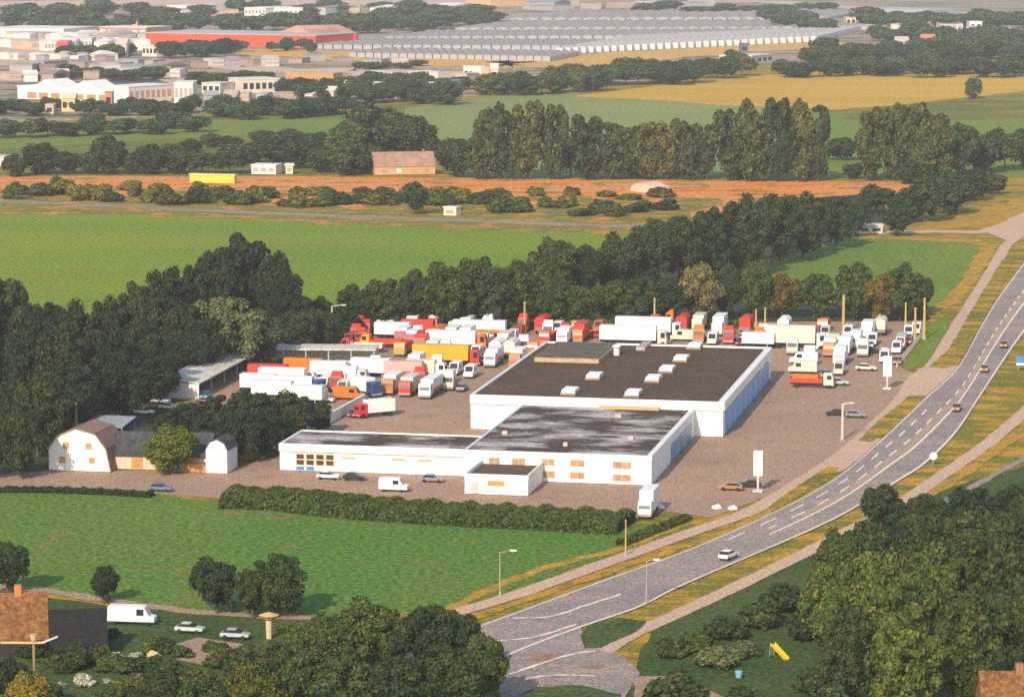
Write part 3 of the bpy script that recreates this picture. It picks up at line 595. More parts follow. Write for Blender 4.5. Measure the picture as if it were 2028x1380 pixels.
def tractor(t, cabc, _=None):
    MB().box(-2.8, 1.0, -.5, .5, .6, 1.0).build('chassis', BLACK, t)
    MB().cyl((-1.6, 0, 1.0), (-1.6, 0, 1.2), .55, .55, 12).build('coupling_plate', STEEL, t)
    cab(t, .6, cabc, 3.2)
    MB().prism([(.7, 3.2), (2.2, 3.2), (1.4, 3.9), (.7, 3.9)], -1.0, 1.0).build('wind_deflector', plain(cabc, .4, .06), t)
    for x in (-1.6, 1.7):
        for y in (-1.05, 1.05): wheel(t, x, y)
def van(t, col, _=None, ln=5.4, hgt=2.5):
    h = ln / 2
    b = MB().prism([(-h, .4), (h, .4), (h, 1.15), (h - .8, 1.3), (h - 1.5, hgt - .1), (h - 1.8, hgt), (-h + .1, hgt)], -.98, .98).build('body', plain(col, .4, .06), t, .06)
    MB().add([(h - .82, -.82, 1.36), (h - .82, .82, 1.36), (h - 1.44, .76, hgt - .15), (h - 1.44, -.76, hgt - .15)], [(0, 1, 2, 3)]).build('windscreen', DARKGLASS, b)
    for s in (-1, 1): MB().box(h - 2.7, h - 1.6, s * .97, s * 1.0, 1.4, hgt - .35).build('side_window', DARKGLASS, b)
    for x in (-h + 1, h - 1.1):
        for y in (-.85, .85): wheel(t, x, y, .35, .24)
def car(t, col, _=None, ln=4.3):
    h = ln / 2
    b = MB().prism([(-h, .35), (h, .35), (h, .75), (h - 1.1, .92), (-h + .15, .95), (-h, .8)], -.85, .85).build('body', plain(col, .3, .06), t, .07)
    g = MB().prism([(-h + .3, .94), (h - 1.15, .92), (h - 1.85, 1.36), (-h + .9, 1.38)], -.74, .74).build('glasshouse', DARKGLASS, t)
    MB().box(-h + .95, h - 1.9, -.72, .72, 1.37, 1.43).build('roof', plain(col, .3, .06), t, .02)
    for x in (-h + .8, h - .8):
        for y in (-.75, .75): wheel(t, x, y, .32, .2)
    for y in (-.6, .6): MB().box(h, h + .03, y - .2, y + .2, .55, .72).build('headlight', plain((.7, .68, .6), .2), t)
BUILD = {'box': (box_truck, 'box_truck', 'truck'), 'semi': (semi, 'semi_trailer_truck', 'truck'), 'trailer': (trailer, 'box_trailer', 'trailer'), 'tarp': (tarp, 'canvas_trailer', 'trailer'),
         'flat': (flatbed, 'flatbed_truck', 'truck'), 'tractor': (tractor, 'tractor_unit', 'truck'), 'van': (van, 'van', 'van'), 'car': (car, 'car', 'car')}
W = (.78, .75, .71); RED = (.55, .05, .03); ORA = (.62, .16, .02); YEL = (.68, .33, .02); BLU = (.03, .07, .22); GRY = (.22, .23, .24); DRK = (.035, .035, .04)
CRM = (.66, .58, .45); GRN = (.22, .40, .16); BRN = (.42, .17, .05); SIL = (.42, .43, .44); MAR = (.22, .04, .03); PNK = (.62, .36, .30)
CACHE = {}
HD_ = {'F': VA + math.pi, 'B': VA, 'L': RZ + math.pi, 'R': RZ}
def vehicle(px, py, kind, head, c1, c2, label, group=None, z=0.2, **kw):
    fn, name, cat = BUILD[kind]; key = (kind, c1, c2, tuple(sorted(kw.items())))
    ang = HD_[head] if isinstance(head, str) else R(head)
    if key in CACHE:
        t = copy_tree(CACHE[key])
    else:
        t = thing(name, label, cat, (0, 0, 0)); fn(t, c1, c2, **kw); CACHE[key] = t
    p = at(px, py); t.location = (p.x, p.y, z); t.rotation_euler = (0, 0, ang); t['label'] = label
    if 'group' in t.keys(): del t['group']
    if group: t['group'] = group
    return t
yg = 'trucks and trailers parked in the yard'
T = [
 # trailer yard on the wood side
 (602, 748, 'tarp', 'R', ORA, None, 'orange canvas covered trailer in front of the pale flat canopy', dict(ln=8.0)),
 (560, 766, 'trailer', 'R', W, None, 'white box trailer just below the orange canvas trailer', dict(ln=9.5)),
 (590, 782, 'box', 'R', BLU, W, 'white box truck with blue cab below the orange canvas trailer', dict(ln=8.5)),
 (540, 792, 'trailer', 'R', W, None, 'white box trailer against the dark trees near the long shed', dict(ln=8)),
 (602, 797, 'trailer', 'R', CRM, None, 'cream low trailer half hidden by the dark trees in mid yard', dict(ln=9, bh=2.6)),
 (652, 752, 'trailer', 'R', W, None, 'white trailer standing right of the orange canvas trailer', dict(ln=7.5)),
 (640, 798, 'car', 'R', W, None, 'white car beside the dark trees near the blue cabbed truck', {}),
 (682, 782, 'van', 'F', CRM, None, 'cream van with dark windscreen between the two blue cabbed trucks', dict(ln=6, hgt=2.8)),
 (722, 784, 'box', -50, BLU, W, 'white box truck with blue cab turned towards the open yard', dict(ln=6)),
 (735, 748, 'trailer', 'R', W, None, 'white trailer behind the blue cabbed truck at the open yard', dict(ln=8, bh=3.9)),
 (776, 778, 'box', 'F', ORA, W, 'white box truck with orange cab beside the blue cabbed truck', dict(ln=6)),
 (810, 782, 'box', 'F', RED, CRM, 'cream box truck with red cab between orange cab and white coach sized truck', dict(ln=6)),
 (853, 784, 'box', 'F', W, W, 'tall white box truck with orange stripe at the edge of the open yard', dict(ln=9, skirt=(.5, .1, .08))),
 (888, 760, 'van', 'F', W, None, 'white van behind the tall white truck with orange stripe', dict(ln=6)),
 (932, 748, 'van', 'F', W, None, 'single white van standing alone below the yellow trailer', {}),
 (915, 775, 'car', 'B', GRY, None, 'grey car parked alone near the hall corner', {}),
 (800, 752, 'trailer', 'R', PNK, None, 'pale pinkish trailer behind the orange cabbed truck', dict(ln=8)),
 (742, 826, 'box', 212, (.62, .03, .03), W, 'white box truck with bright red cab alone by the boundary wall', dict(ln=6.5)),
 (700, 826, 'car', 'F', MAR, None, 'maroon car at the boundary wall beside the bright red cab', {}),
 (285, 822, 'car', 'R', W, None, 'white car among the dark trees behind the farm barn', {}),
 (335, 812, 'car', 'R', CRM, None, 'cream car beside the near end of the long shed', {}),
 (318, 800, 'car', 'L', SIL, None, 'silver car tucked under the wood at the long shed end', {}),
 (408, 790, 'car', 'F', (.08, .25, .4), None, 'light blue car in the mouth of the long shed', {}),
 (590, 698, 'trailer', 'L', SIL, None, 'grey trailer parked behind the pale flat canopy', dict(ln=6, bh=3.0)),
 (612, 692, 'van', 'F', W, None, 'white van behind the pale flat canopy by the lamp post', {}),
 (575, 806, 'van', 'R', W, None, 'white van at the edge of the dark clump below the white trailers', {}),
 (512, 778, 'trailer', 'R', W, None, 'white trailer nearest the long shed mouth', dict(ln=7)),
 (690, 740, 'van', 'R', W, None, 'white van behind the cream van in mid yard', dict(ln=6)),
 (845, 748, 'box', 'R', W, CRM, 'cream box truck below the tail of the yellow trailer', dict(ln=6)),
 (902, 742, 'van', 'F', W, None, 'white van just below the middle of the yellow trailer', {}),
 # red and orange cluster
 (718, 698, 'flat', 'L', RED, CRM, 'red cabbed flatbed with pale bed behind the flat canopy', dict(ln=7)),
 (757, 690, 'flat', 'L', YEL, RED, 'red bedded truck with yellow cab at the edge of the red cluster', dict(ln=7)),
 (800, 702, 'flat', 'F', YEL, RED, 'red flatbed with yellow front nearest the yellow trailer', dict(ln=7, load=RED)),
 (778, 672, 'trailer', 'R', W, None, 'white trailer roof behind the red bedded trucks', dict(ln=8)),
 (838, 692, 'box', 'F', RED, RED, 'all red box truck behind the yellow trailer', dict(ln=6.5)),
 (770, 656, 'van', 'R', W, None, 'white van under the hedge trees behind the red cluster', {}),
 (828, 668, 'tarp', 'R', RED, None, 'red canvas trailer under the hedge trees', dict(ln=7.5)),
 (868, 682, 'tarp', 'F', ORA, None, 'orange canvas trailer between red and white trailers', dict(ln=8)),
 (872, 662, 'flat', 'R', CRM, YEL, 'yellow bedded truck beneath the hedge trees', dict(ln=6)),
 (950, 668, 'trailer', 'R', W, None, 'long white trailer with orange stripe under the hedge trees', dict(ln=12, skirt=ORA)),
 (905, 692, 'semi', 'R', ORA, W, 'white semi trailer with orange cab above the yellow trailer', dict(ln=11)),
 (885, 724, 'semi', 'R', RED, YEL, 'bright yellow semi trailer with red cab', dict(ln=12, bh=4.3)),
 (830, 726, 'van', 'F', CRM, None, 'cream van at the tail of the yellow trailer', {}),
 (978, 724, 'box', 'F', W, W, 'white truck with orange stripe beside the yellow trailer', dict(ln=7, skirt=ORA)),
 (1026, 726, 'box', 'F', ORA, W, 'white box truck with orange cab at the hall roof edge', dict(ln=6)),
 (1000, 692, 'box', 'F', W, CRM, 'cream box truck with white cab behind the orange striped white truck', dict(ln=7)),
 (1040, 698, 'tractor', 'F', W, None, 'white tractor unit among the trucks beside the hall', {}),
 (1062, 700, 'flat', 'F', ORA, ORA, 'orange flatbed truck at the hall back corner', dict(ln=7)),
 (1040, 655, 'tractor', 'F', RED, None, 'red tractor unit at foot of the yellow post under the hedge', {}),
 (1085, 678, 'flat', 'F', RED, RED, 'red flatbed truck between white trucks behind the hall corner', dict(ln=7)),
 (1075, 660, 'tarp', 'F', RED, None, 'red canvas trailer at the hedge beside the red tractor unit', dict(ln=7)),
 (1118, 682, 'box', 'F', W, W, 'small white box truck beside the large red box truck', dict(ln=5)),
 (1105, 660, 'van', 'F', W, None, 'white van close to the hedge near the large red box truck', {}),
 (1150, 676, 'box', 'F', ORA, RED, 'large red box truck with orange cab standing behind the hall', dict(ln=7, bh=4.0)),
 (1183, 670, 'car', 'R', RED, None, 'red car just beside the large red box truck', {}),
 # behind the hall
 (1285, 668, 'semi', 'R', W, W, 'long white semi trailer under the hedge behind the hall', dict(ln=12.5, bh=4.4)),
 (1255, 684, 'semi', 'R', CRM, W, 'long white semi trailer close behind the hall roof', dict(ln=12.5, bh=4.2)),
 (1318, 672, 'car', 'F', BLU, None, 'blue car in front of the long white semi trailers', {}),
 (1340, 648, 'tractor', 'L', ORA, None, 'orange tractor unit under the hedge beside the long white trailer', {}),
 (1352, 676, 'van', 'L', CRM, None, 'cream van behind the hall skylights', {}),
 (1386, 678, 'tractor', 'F', ORA, None, 'orange tractor unit in the line behind the hall', {}),
 (1385, 655, 'box', 'F', CRM, CRM, 'cream box truck near the hedge behind the hall', dict(ln=6)),
 (1425, 662, 'box', 'F', W, W, 'tall white box truck near the hedge behind the hall', dict(ln=7.5, bh=4.2)),
 (1412, 682, 'van', 'F', W, None, 'white van beside the red tractor unit behind the hall', {}),
 (1445, 680, 'tractor', 'F', RED, None, 'red tractor unit beside the white van behind the hall', {}),
 (1478, 660, 'tarp', 'F', RED, None, 'red canvas trailer at the hedge beside the tall white truck', dict(ln=6)),
 (1466, 684, 'car', 'F', MAR, None, 'maroon car behind the hall wall', {}),
 (1502, 690, 'trailer', 'R', W, None, 'low white trailer close behind the hall corner', dict(ln=7, bh=3.4)),
 (1578, 690, 'semi', 'R', W, CRM, 'big cream white semi trailer behind the hall corner', dict(ln=10.5, bh=4.9)),
 (1632, 655, 'flat', 'F', ORA, ORA, 'orange flatbed truck behind the green tractor unit', dict(ln=5, load=ORA)),
 (1655, 684, 'flat', 'F', GRN, DRK, 'green cabbed truck beside the big cream semi trailer', dict(ln=5)),
 (1680, 668, 'van', 'F', W, None, 'white van behind the green cabbed truck', {}),
 (1694, 690, 'box', 'F', W, W, 'white box truck next to the green cabbed truck', dict(ln=5.5)),
 (1718, 672, 'box', 'F', W, W, 'white box truck nearest the flagpoles by the hedge', dict(ln=6, bh=3.9)),
 (1722, 700, 'car', 'R', DRK, None, 'black car in the lane before the fence row of vans', {}),
 (1592, 722, 'van', 'L', W, None, 'white van by the hall side wall, farther from the red truck', dict(ln=6)),
 (1590, 740, 'van', 'L', CRM, None, 'cream van by the hall side wall, close behind the red truck', dict(ln=6)),
 (1664, 722, 'box', 'F', W, W, 'white box truck standing clear in the side yard', dict(ln=5.5, bh=3.8)),
 (1662, 742, 'van', 'F', CRM, None, 'cream van in front of the white box truck in the side yard', {}),
 (1636, 748, 'car', 'F', GRY, None, 'grey car between the cream van and the red truck', {}),
 (1608, 768, 'flat', 'R', CRM, RED, 'red bedded breakdown truck with cream cab beside the blue doors', dict(ln=6.5, load=ORA)),
 (1660, 764, 'car', 'R', SIL, None, 'silver car in front of the breakdown truck', {}),
 (1715, 735, 'car', 'R', CRM, None, 'cream car alone in the side yard near the white sign', {}),
 (1752, 718, 'van', 'F', W, None, 'white van in the fence row, nearest the white sign', {}),
 (1776, 700, 'van', 'F', W, None, 'white van in the fence row beside the orange car', dict(ln=5)),
 (1786, 684, 'van', 'F', SIL, None, 'silver van in the middle of the fence row', {}),
 (1800, 668, 'van', 'F', W, None, 'white van at the hedge end of the fence row', dict(ln=5)),
 (1798, 682, 'car', 'F', ORA, None, 'red orange car in the fence row by the silver van', {}),
 (1778, 722, 'car', 'F', BRN, None, 'brown orange car at the low white fence by the sign', {}),
 # front of the buildings
 (650, 950, 'car', 'R', W, None, 'white car below the gridded window of the low wing', {}),
 (702, 952, 'car', 'R', DRK, None, 'black car before the low wing beside the white car', {}),
 (780, 974, 'van', 'R', W, None, 'white van between hedge and low wing', {}),
 (856, 956, 'car', 'R', GRY, None, 'grey car before the low wing near the entrance porch', {}),
 (1284, 1020, 'box', 'F', W, W, 'white box truck at the hedge end by the office corner', dict(ln=7, bh=4.6)),
 (318, 974, 'car', 'R', (.13, .18, .24), None, 'blue grey car on the drive before the farm barn', {}),
 (528, 896, 'car', 20, W, None, 'white car at the end of the low wing', {}),
 (512, 888, 'car', 20, SIL, None, 'silver car under the dark trees by the low wing', {}),
 (1448, 972, 'car', 'L', BRN, None, 'orange brown car in the open front yard', {}),
 (1484, 966, 'car', 'L', DRK, None, 'black car beside the orange brown car in the front yard', {}),
 (1655, 824, 'car', 'L', DRK, None, 'black car behind the tall post in the side yard', {}),
 (1694, 828, 'car', 'R', GRY, None, 'dark grey car beside the tall post near the verge', {}),
 # garden side
 (262, 1236, 'van', -8, W, None, 'large white camper van parked beside the tiled house', dict(ln=7.2, hgt=2.7)),
 (376, 1254, 'car', -12, (.5, .55, .45), None, 'pale green car on the garden drive', {}),
 (466, 1266, 'car', -10, SIL, None, 'silver car at the far end of the garden drive', {}),
]
for px, py, kind, head, c1, c2, label, kw in T:
    vehicle(px, py, kind, head, c1, c2, label, yg if 640 < py < 800 and px > 500 else None, **kw).scale = (1.12 if 640 < py < 800 and px > 500 else 1.0,) * 3
OCC = []
def halves(kind, head, kw):
    ln = {'box': kw.get('ln', 6.5) + 2.4, 'semi': kw.get('ln', 11) + 2.6, 'trailer': kw.get('ln', 9), 'tarp': kw.get('ln', 9), 'flat': kw.get('ln', 6) + 2.4, 'tractor': 5.4, 'van': kw.get('ln', 5.4), 'car': 4.3}[kind] * 1.12 / 2
    wd = (1.0 if kind in ('van', 'car') else 1.3) * 1.12
    return (wd, ln) if head in ('F', 'B') else ((ln, wd) if head in ('R', 'L') else (ln * .8, ln * .7))
for px, py, kind, head, c1, c2, label, kw in T:
    p = loc(px, py); OCC.append((*p, *halves(kind, head, kw)))
def fill(n, A, B, jy, where, kinds, cols, head):
    k = 0
    for i in range(n):
        f = (i + .5) / n; px = A[0] + (B[0] - A[0]) * f + frn2.uniform(-3, 3); py = A[1] + (B[1] - A[1]) * f + frn2.uniform(-jy, jy)
        kind, ln = frn2.choice(kinds); cn, c = frn2.choice(cols); kw = {} if ln is None else dict(ln=ln)
        x, y = loc(px, py); hx, hy = halves(kind, head, kw)
        if any(abs(x - q[0]) < hx + q[2] + .05 and abs(y - q[1]) < hy + q[3] + .1 for q in OCC): continue
        OCC.append((x, y, hx, hy))
        nm = {'box': 'box truck', 'van': 'van', 'trailer': 'trailer', 'tarp': 'canvas trailer', 'flat': 'flatbed truck', 'tractor': 'tractor unit', 'car': 'car'}[kind]
        c2 = c if kind in ('flat',) else W
        vehicle(px, py, kind, head, c, c2, f'{cn} {nm} {where[0]}, {ORD[k]} {where[1]}', yg, **kw).scale = (1.12,) * 3; k += 1
frn2 = random.Random(5)
CW = [('white', W)] * 6 + [('cream', CRM)] * 2 + [('red', RED), ('orange', ORA)]
CR = [('red', RED)] * 4 + [('orange', ORA)] * 3 + [('white', W)] * 3
KM = [('box', 5.0), ('box', 6.0), ('van', None), ('flat', 5.0), ('tractor', None), ('tarp', 6.5)]
KT = [('trailer', 8.0), ('trailer', 7.0), ('box', 6.0), ('van', 6.0)]
fill(22, (720, 658), (1200, 656), 3, ('squeezed into the rank along the hedge', 'from the dark wood'), KM, CR, 'F')
fill(16, (740, 684), (1000, 680), 4, ('squeezed between the red and yellow trucks', 'from the flat canopy'), KM, CR, 'F')
fill(14, (850, 708), (1050, 706), 4, ('packed beside the hall back corner', 'from the yellow trailer'), KM, CW, 'F')
fill(12, (640, 742), (930, 738), 4, ('packed under the flat canopy line', 'from the long shed'), KM, CW, 'F')
fill(9, (520, 758), (700, 764), 4, ('packed in the white trailer block', 'from the long shed'), KT, CW, 'R')
fill(9, (510, 800), (700, 794), 5, ('along the dark clump edge', 'from the long shed'), KT, CW, 'R')
fill(12, (1200, 662), (1530, 664), 6, ('packed behind the hall', 'from the red box truck'), KM, CW, 'F')
fill(12, (1330, 682), (1530, 684), 3, ('close behind the hall wall', 'from the skylights'), KM, CW, 'F')
fill(14, (1530, 664), (1750, 668), 5, ('packed along the hedge near the posts', 'from the cream semi trailer'), KM, CW, 'F')
fill(10, (1560, 706), (1740, 706), 6, ('in the side yard rank', 'from the hall'), KM, CW, 'F')
fill(9, (1744, 722), (1818, 658), 2, ('squeezed into the fence row', 'from the white sign'), [('van', None), ('car', None), ('van', 5.0)], CW, 'F')
KS = [('van', None), ('tractor', None), ('car', None), ('box', 4.5)]
fill(26, (700, 668), (900, 664), 8, ('wedged into the red cluster', 'from the dark wood'), KM + KS, CR, 'F')
fill(26, (690, 690), (1000, 688), 8, ('wedged before the red cluster', 'from the dark wood'), KS, CR, 'F')
fill(24, (1000, 672), (1200, 668), 8, ('wedged in beside the large red box truck', 'from the yellow trailer'), KS, CR, 'F')
fill(22, (640, 770), (900, 764), 8, ('wedged into the mid yard block', 'from the long shed'), KS, CW, 'F')
fill(20, (840, 735), (1000, 716), 6, ('wedged below the yellow trailer', 'from the flat canopy'), KS, CW, 'F')
fill(22, (1330, 660), (1540, 676), 8, ('wedged behind the hall roof', 'from the skylights'), KS, CW, 'F')
fill(22, (1600, 690), (1745, 686), 8, ('wedged in behind the side yard rank', 'from the cream semi trailer'), KS, CW, 'F')
fill(16, (1745, 712), (1815, 664), 4, ('wedged into the fence row', 'from the white sign'), [('van', 4.6), ('car', None)], CW, 'F')
def road_heading(px, py):
    p = at(px, py); best = min(range(1, len(RL) - 1), key=lambda i: (RL[i].lerp(RR[i], .5) - p).length)
    d = RL[best + 1] - RL[best - 1]; return math.degrees(math.atan2(d.y, d.x))
for px, py, col, label, back in ((1442, 1110, W, 'white car driving along the main road', False), (1895, 816, BRN, 'brown car on main road, first beyond the bend', True),
                                 (1950, 738, BRN, 'brown car on main road, between two others alike', True), (1988, 690, BRN, 'brown car on main road, farthest along beside blue road sign', True)):
    vehicle(px, py, 'car', road_heading(px, py) + (180 if back else 0), col, None, label, 'cars on the main road', z=.4, ln=4.4)

# ---------------------------------------------------------------- posts, signs, fences
def lamp_post(px, py, top, label, arm=0, mat=POLE, name='lamp_post', cat='lamp post', r=.26):
    p = at(px, py); h = (py - top) * mpp(py)
    t = thing(name, label, cat, (p.x, p.y, .1))
    MB().cyl((0, 0, 0), (0, 0, h), r * 1.2, r * .8).build('pole', mat, t)
    MB().cyl((0, 0, 0), (0, 0, .6), r * 1.8, r * 1.6).build('base', STEEL, t)
    if arm:
        MB().cyl((0, 0, h - .1), (arm, 0, h + .25), r * .6, r * .5).build('arm', mat, t)
        MB().box(min(arm, arm + math.copysign(1.0, arm)), max(arm, arm + math.copysign(1.0, arm)), -.25, .25, h + .1, h + .35).build('lamp_head', plain((.6, .56, .48), .4), t)
    else:
        MB().cyl((0, 0, h), (0, 0, h + .3), r * 1.3, r * .6).build('cap', mat, t)
    return t
lamp_post(658, 700, 606, 'grey lamp post with side arm behind the pale flat canopy', 2.4, plain((.36, .35, .28), .6))
lamp_post(1039, 660, 600, 'yellow post at the hedge above the red tractor unit', 0, name='yellow_post', cat='post')
lamp_post(1296, 655, 592, 'pale post in the hedge behind the long white semi trailers', 0, plain((.42, .33, .2), .6), 'pale_post', 'post')
lamp_post(1497, 665, 615, 'short golden post in the hedge beside the red canvas trailer', 0, name='yellow_post', cat='post')
lamp_post(1515, 668, 612, 'short golden post nearest the big cream semi trailer', 0, name='yellow_post', cat='post')
lamp_post(1670, 660, 586, 'tallest golden post in the hedge behind the green cabbed truck', 0, r=.36, name='yellow_post', cat='post')
lamp_post(1742, 665, 624, 'golden post standing behind the box trucks by the hedge', 0, r=.32, name='yellow_post', cat='post')
lamp_post(1793, 660, 602, 'golden post behind the fence row of vans, first of three', 0, name='yellow_post', cat='post')
lamp_post(1812, 672, 612, 'golden post behind the fence row of vans, middle of three', 0, r=.32, name='yellow_post', cat='post')
lamp_post(1830, 672, 592, 'golden post at the grass edge, roadside one of three', 0, r=.32, name='yellow_post', cat='post')
lamp_post(1668, 872, 800, 'tall pinkish lamp post in the side yard beside the verge', 1.2, plain((.6, .45, .33), .6))
lamp_post(152, 880, 800, 'mossy yellow mast behind the gambrel house', 0, plain((.25, .22, .08), .7), 'mast', 'mast')
lamp_post(1239, 1100, 1032, 'yellow post at the hedge end beside the cycle path', 0, r=.13, name='yellow_post', cat='post')
lamp_post(990, 1180, 1092, 'slim street lamp with pale head in the front field', 1.6, plain((.34, .30, .16), .6), r=.1)
lamp_post(1280, 1195, 1110, 'slim grey street lamp on the road verge', 1.0, STEEL, r=.08)
p = at(533, 1265); t = thing('garden_lantern', 'tan garden lantern on a stout pale post by the path', 'lantern', (p.x, p.y, .1))
MB().cyl((0, 0, 0), (0, 0, 2.9), .42, .5).build('post', plain((.6, .42, .26), .7), t)
MB().cyl((0, 0, 2.9), (0, 0, 3.5), .8, 1.5, 10).build('lamp_shade', plain((.62, .36, .14), .7), t)
MB().cyl((0, 0, 3.5), (0, 0, 3.9), 1.5, .3, 10).build('lamp_cap', plain((.62, .36, .14), .7), t)
# pylon signs
def pylon(px, py, top, wd, label, mat=WHITE, foot=True):
    p = at(px, py); h = (py - top) * mpp(py)
    t = thing('pylon_sign', label, 'sign', (p.x, p.y, .2), RZ)
    MB().cyl((0, 0, 0), (0, 0, h * .5), .22).build('post', plain((.6, .48, .36), .6), t)
    MB().box(-wd / 2, wd / 2, -.25, .25, h * .38, h).build('sign_panel', mat, t, .05)
    MB().box(-.9, .9, -.9, .9, 0, .35).build('base', plain((.55, .5, .47), .7), t)
pylon(1501, 975, 893, 1.7, 'tall white pylon sign on a post at the front yard edge')
pylon(1757, 772, 706, 1.9, 'white pylon sign at the mouth of the side yard')
p = at(2012, 735); t = thing('road_sign', 'blue and white direction sign beside the main road', 'sign', (p.x, p.y, .2), -.25)
for x in (.6, 4.4): MB().cyl((x, 0, 0), (x, 0, 3.2), .08).build('post', STEEL, t)
pn = MB().box(0, 5, -.12, -.06, 1.2, 3.3).build('sign_panel', plain((.04, .20, .50), .4), t)
MB().box(0.1, 4.9, -.15, -.12, 1.25, 1.75).build('white_band', WHITE, pn)
MB().box(2.2, 4.4, -.15, -.12, 2.3, 2.6).build('white_band', WHITE, pn)
p = at(1848, 922); t = thing('round_sign', 'white round traffic sign on the verge beyond the road', 'sign', (p.x, p.y, .2))
MB().cyl((0, 0, 0), (0, 0, 1.5), .07).build('post', STEEL, t)
MB().cyl((0, -.06, 1.7), (0, -.12, 1.7), .75, .75, 16).build('sign_face', plain((.7, .68, .7), .4), t)
for px, py, lb in ((1420, 1008, 'white boulder at the yard edge nearer the hedge'), (1452, 1010, 'pale grey boulder at the yard edge beside the cycle path'), (1308, 1008, 'small white boulder beside the box truck at the hedge end')):
    p = at(px, py); bm = bmesh.new(); bmesh.ops.create_icosphere(bm, subdivisions=3, radius=1.0)
    for v_ in bm.verts: v_.co = Vector((v_.co.x * 1.2, v_.co.y * .9, max(-.1, v_.co.z) * .95)) * (1 + .12 * math.sin(v_.co.x * 5 + px) * math.cos(v_.co.y * 4))
    me = bpy.data.meshes.new('boulder'); bm.to_mesh(me); bm.free(); me.materials.append(plain((.62, .6, .6), .8, .15, 2))
    o = bpy.data.objects.new('boulder', me); C.objects.link(o); o.scale = (.75, .75, .75); o.location = (p.x, p.y, .2); o['label'] = lb; o['category'] = 'boulder'
# low fence on the road side of the yard
def fence(name, label, A, B, h, mat, step=3.0, rail=True):
    a = at(*A); b = at(*B); d = b - a; L = d.length
    t = thing(name, label, 'fence', (a.x, a.y, .2), math.atan2(d.y, d.x))
    n = max(2, int(L / step))
    for i in range(n + 1): MB().box(i * L / n - .07, i * L / n + .07, -.07, .07, 0, h).build('post', mat, t)
    r = MB()
    for k in range(2): r.box(0, L, -.04, .04, h * (.35 + .4 * k), h * (.35 + .4 * k) + .18 * h)
    r.build('rails', mat, t).name = 'rail_frame'
    return t
fence('yard_fence', 'low white fence along the grass side of the van row', (1776, 730), (1832, 660), 1.3, plain((.62, .5, .4), .7))
# bottom garden things
p = at(68, 1335); t = thing('garden_arch', 'tan timber bar on a post before the tiled house', 'timber frame', (p.x, p.y, .1))
MB().cyl((0, 0, 0), (0, 0, 4.2), .2).build('post', plain((.30, .20, .08), .8), t)
MB().box(-4.6, 1.2, -.12, .12, 4.3, 4.6).build('beam', plain((.55, .36, .2), .7), t)
MB().prism([(1.2, 4.3), (3.4, 5.2), (3.4, 5.45), (1.2, 4.6)], -.15, .15).build('brace', plain((.5, .45, .36), .7), t)
MB().cyl((0, 0, 4.6), (0, 0, 5.6), .3, .6, 10).build('finial', plain((.6, .4, .2), .7), t)
# slide and tub
p = at(1530, 1300); t = thing('garden_slide', 'yellow slide on the lawn under the trees', 'slide', (p.x, p.y, .1), R(-58)); t.scale = (.8, .8, .8)
MB().add([(0, -.5, 2.2), (0, .5, 2.2), (4.2, .5, .3), (4.2, -.5, .3), (0, -.5, 2.05), (0, .5, 2.05), (4.2, .5, .15), (4.2, -.5, .15)], [(0, 1, 2, 3), (7, 6, 5, 4), (0, 4, 5, 1), (1, 5, 6, 2), (2, 6, 7, 3), (3, 7, 4, 0)]).build('chute', plain((.75, .5, .02), .4), t)
for y in (-.5, .5):
    MB().add([(0, y - .05, 2.05), (0, y + .05, 2.05), (4.2, y + .05, .15), (4.2, y - .05, .15), (0, y - .05, 2.55), (0, y + .05, 2.55), (4.2, y + .05, .6), (4.2, y - .05, .6)], [(0, 1, 2, 3), (7, 6, 5, 4), (0, 4, 5, 1), (1, 5, 6, 2), (2, 6, 7, 3), (3, 7, 4, 0)]).build('side_rail', plain((.7, .42, .02), .4), t)
    MB().cyl((-.3, y, 0), (0, y, 2.2), .06).build('leg', STEEL, t)
for k in range(5): MB().cyl((-.25 + .05 * k, -.5, .3 + .4 * k), (-.25 + .05 * k, .5, .3 + .4 * k), .04).build('rung', STEEL, t)
p = at(1463, 1342); t = thing('water_butt', 'light blue water butt on the lawn by the slide', 'water butt', (p.x, p.y, .1)); t.scale = (.75, .75, .75)
MB().cyl((0, 0, 0), (0, 0, 1.1), .55, .7, 12).build('barrel', plain((.16, .42, .55), .5), t)
MB().cyl((0, 0, 1.1), (0, 0, 1.2), .74, .7, 12).build('lid', plain((.22, .5, .6), .5), t)

# ---------------------------------------------------------------- mid distance things
def hall_block(name, label, cat, A, B, depth, h, wallm, roofm, windows=0, winm=None, pitch=0.0):
    a = at(*A); b = at(*B); d = b - a; L = d.length
    t = thing(name, label, cat, (a.x, a.y, .1), math.atan2(d.y, d.x))
    MB().box(0, L, 0, depth, 0, h).build('wall', wallm, t)
    if pitch: MB().prism_x([(-.5, h), (depth + .5, h), (depth / 2, h + pitch)], -.5, L + .5).build('roof', roofm, t)
    else: MB().box(-.3, L + .3, -.3, depth + .3, h, h + .5).build('roof', roofm, t)
    for i in range(windows):
        x = L * (i + .5) / windows
        MB().box(x - L / windows * .32, x + L / windows * .32, -.08, -.01, h * .3, h * .75).build('window', winm or DARKGLASS, t)
    return t
TILE_PINK = plain((.34, .2, .14), .9, .25, .3)
CREAMW = plain((.72, .62, .5), .7, .1, .1)
REDW = plain((.66, .075, .035), .7, .12, .05)
hall_block('yellow_trailer', 'long yellow covered trailer on the rusty heath', 'trailer', (376, 362), (464, 364), 3, 3.0, plain((.70, .50, .04), .6, .12, .3), plain((.66, .56, .2), .6))
hall_block('white_cabin', 'small cream white cabin beside the grey lane', 'cabin', (879, 427), (903, 428), 4, 2.6, CREAMW, plain((.66, .58, .46), .7), 1, plain((.4, .28, .18), .5))
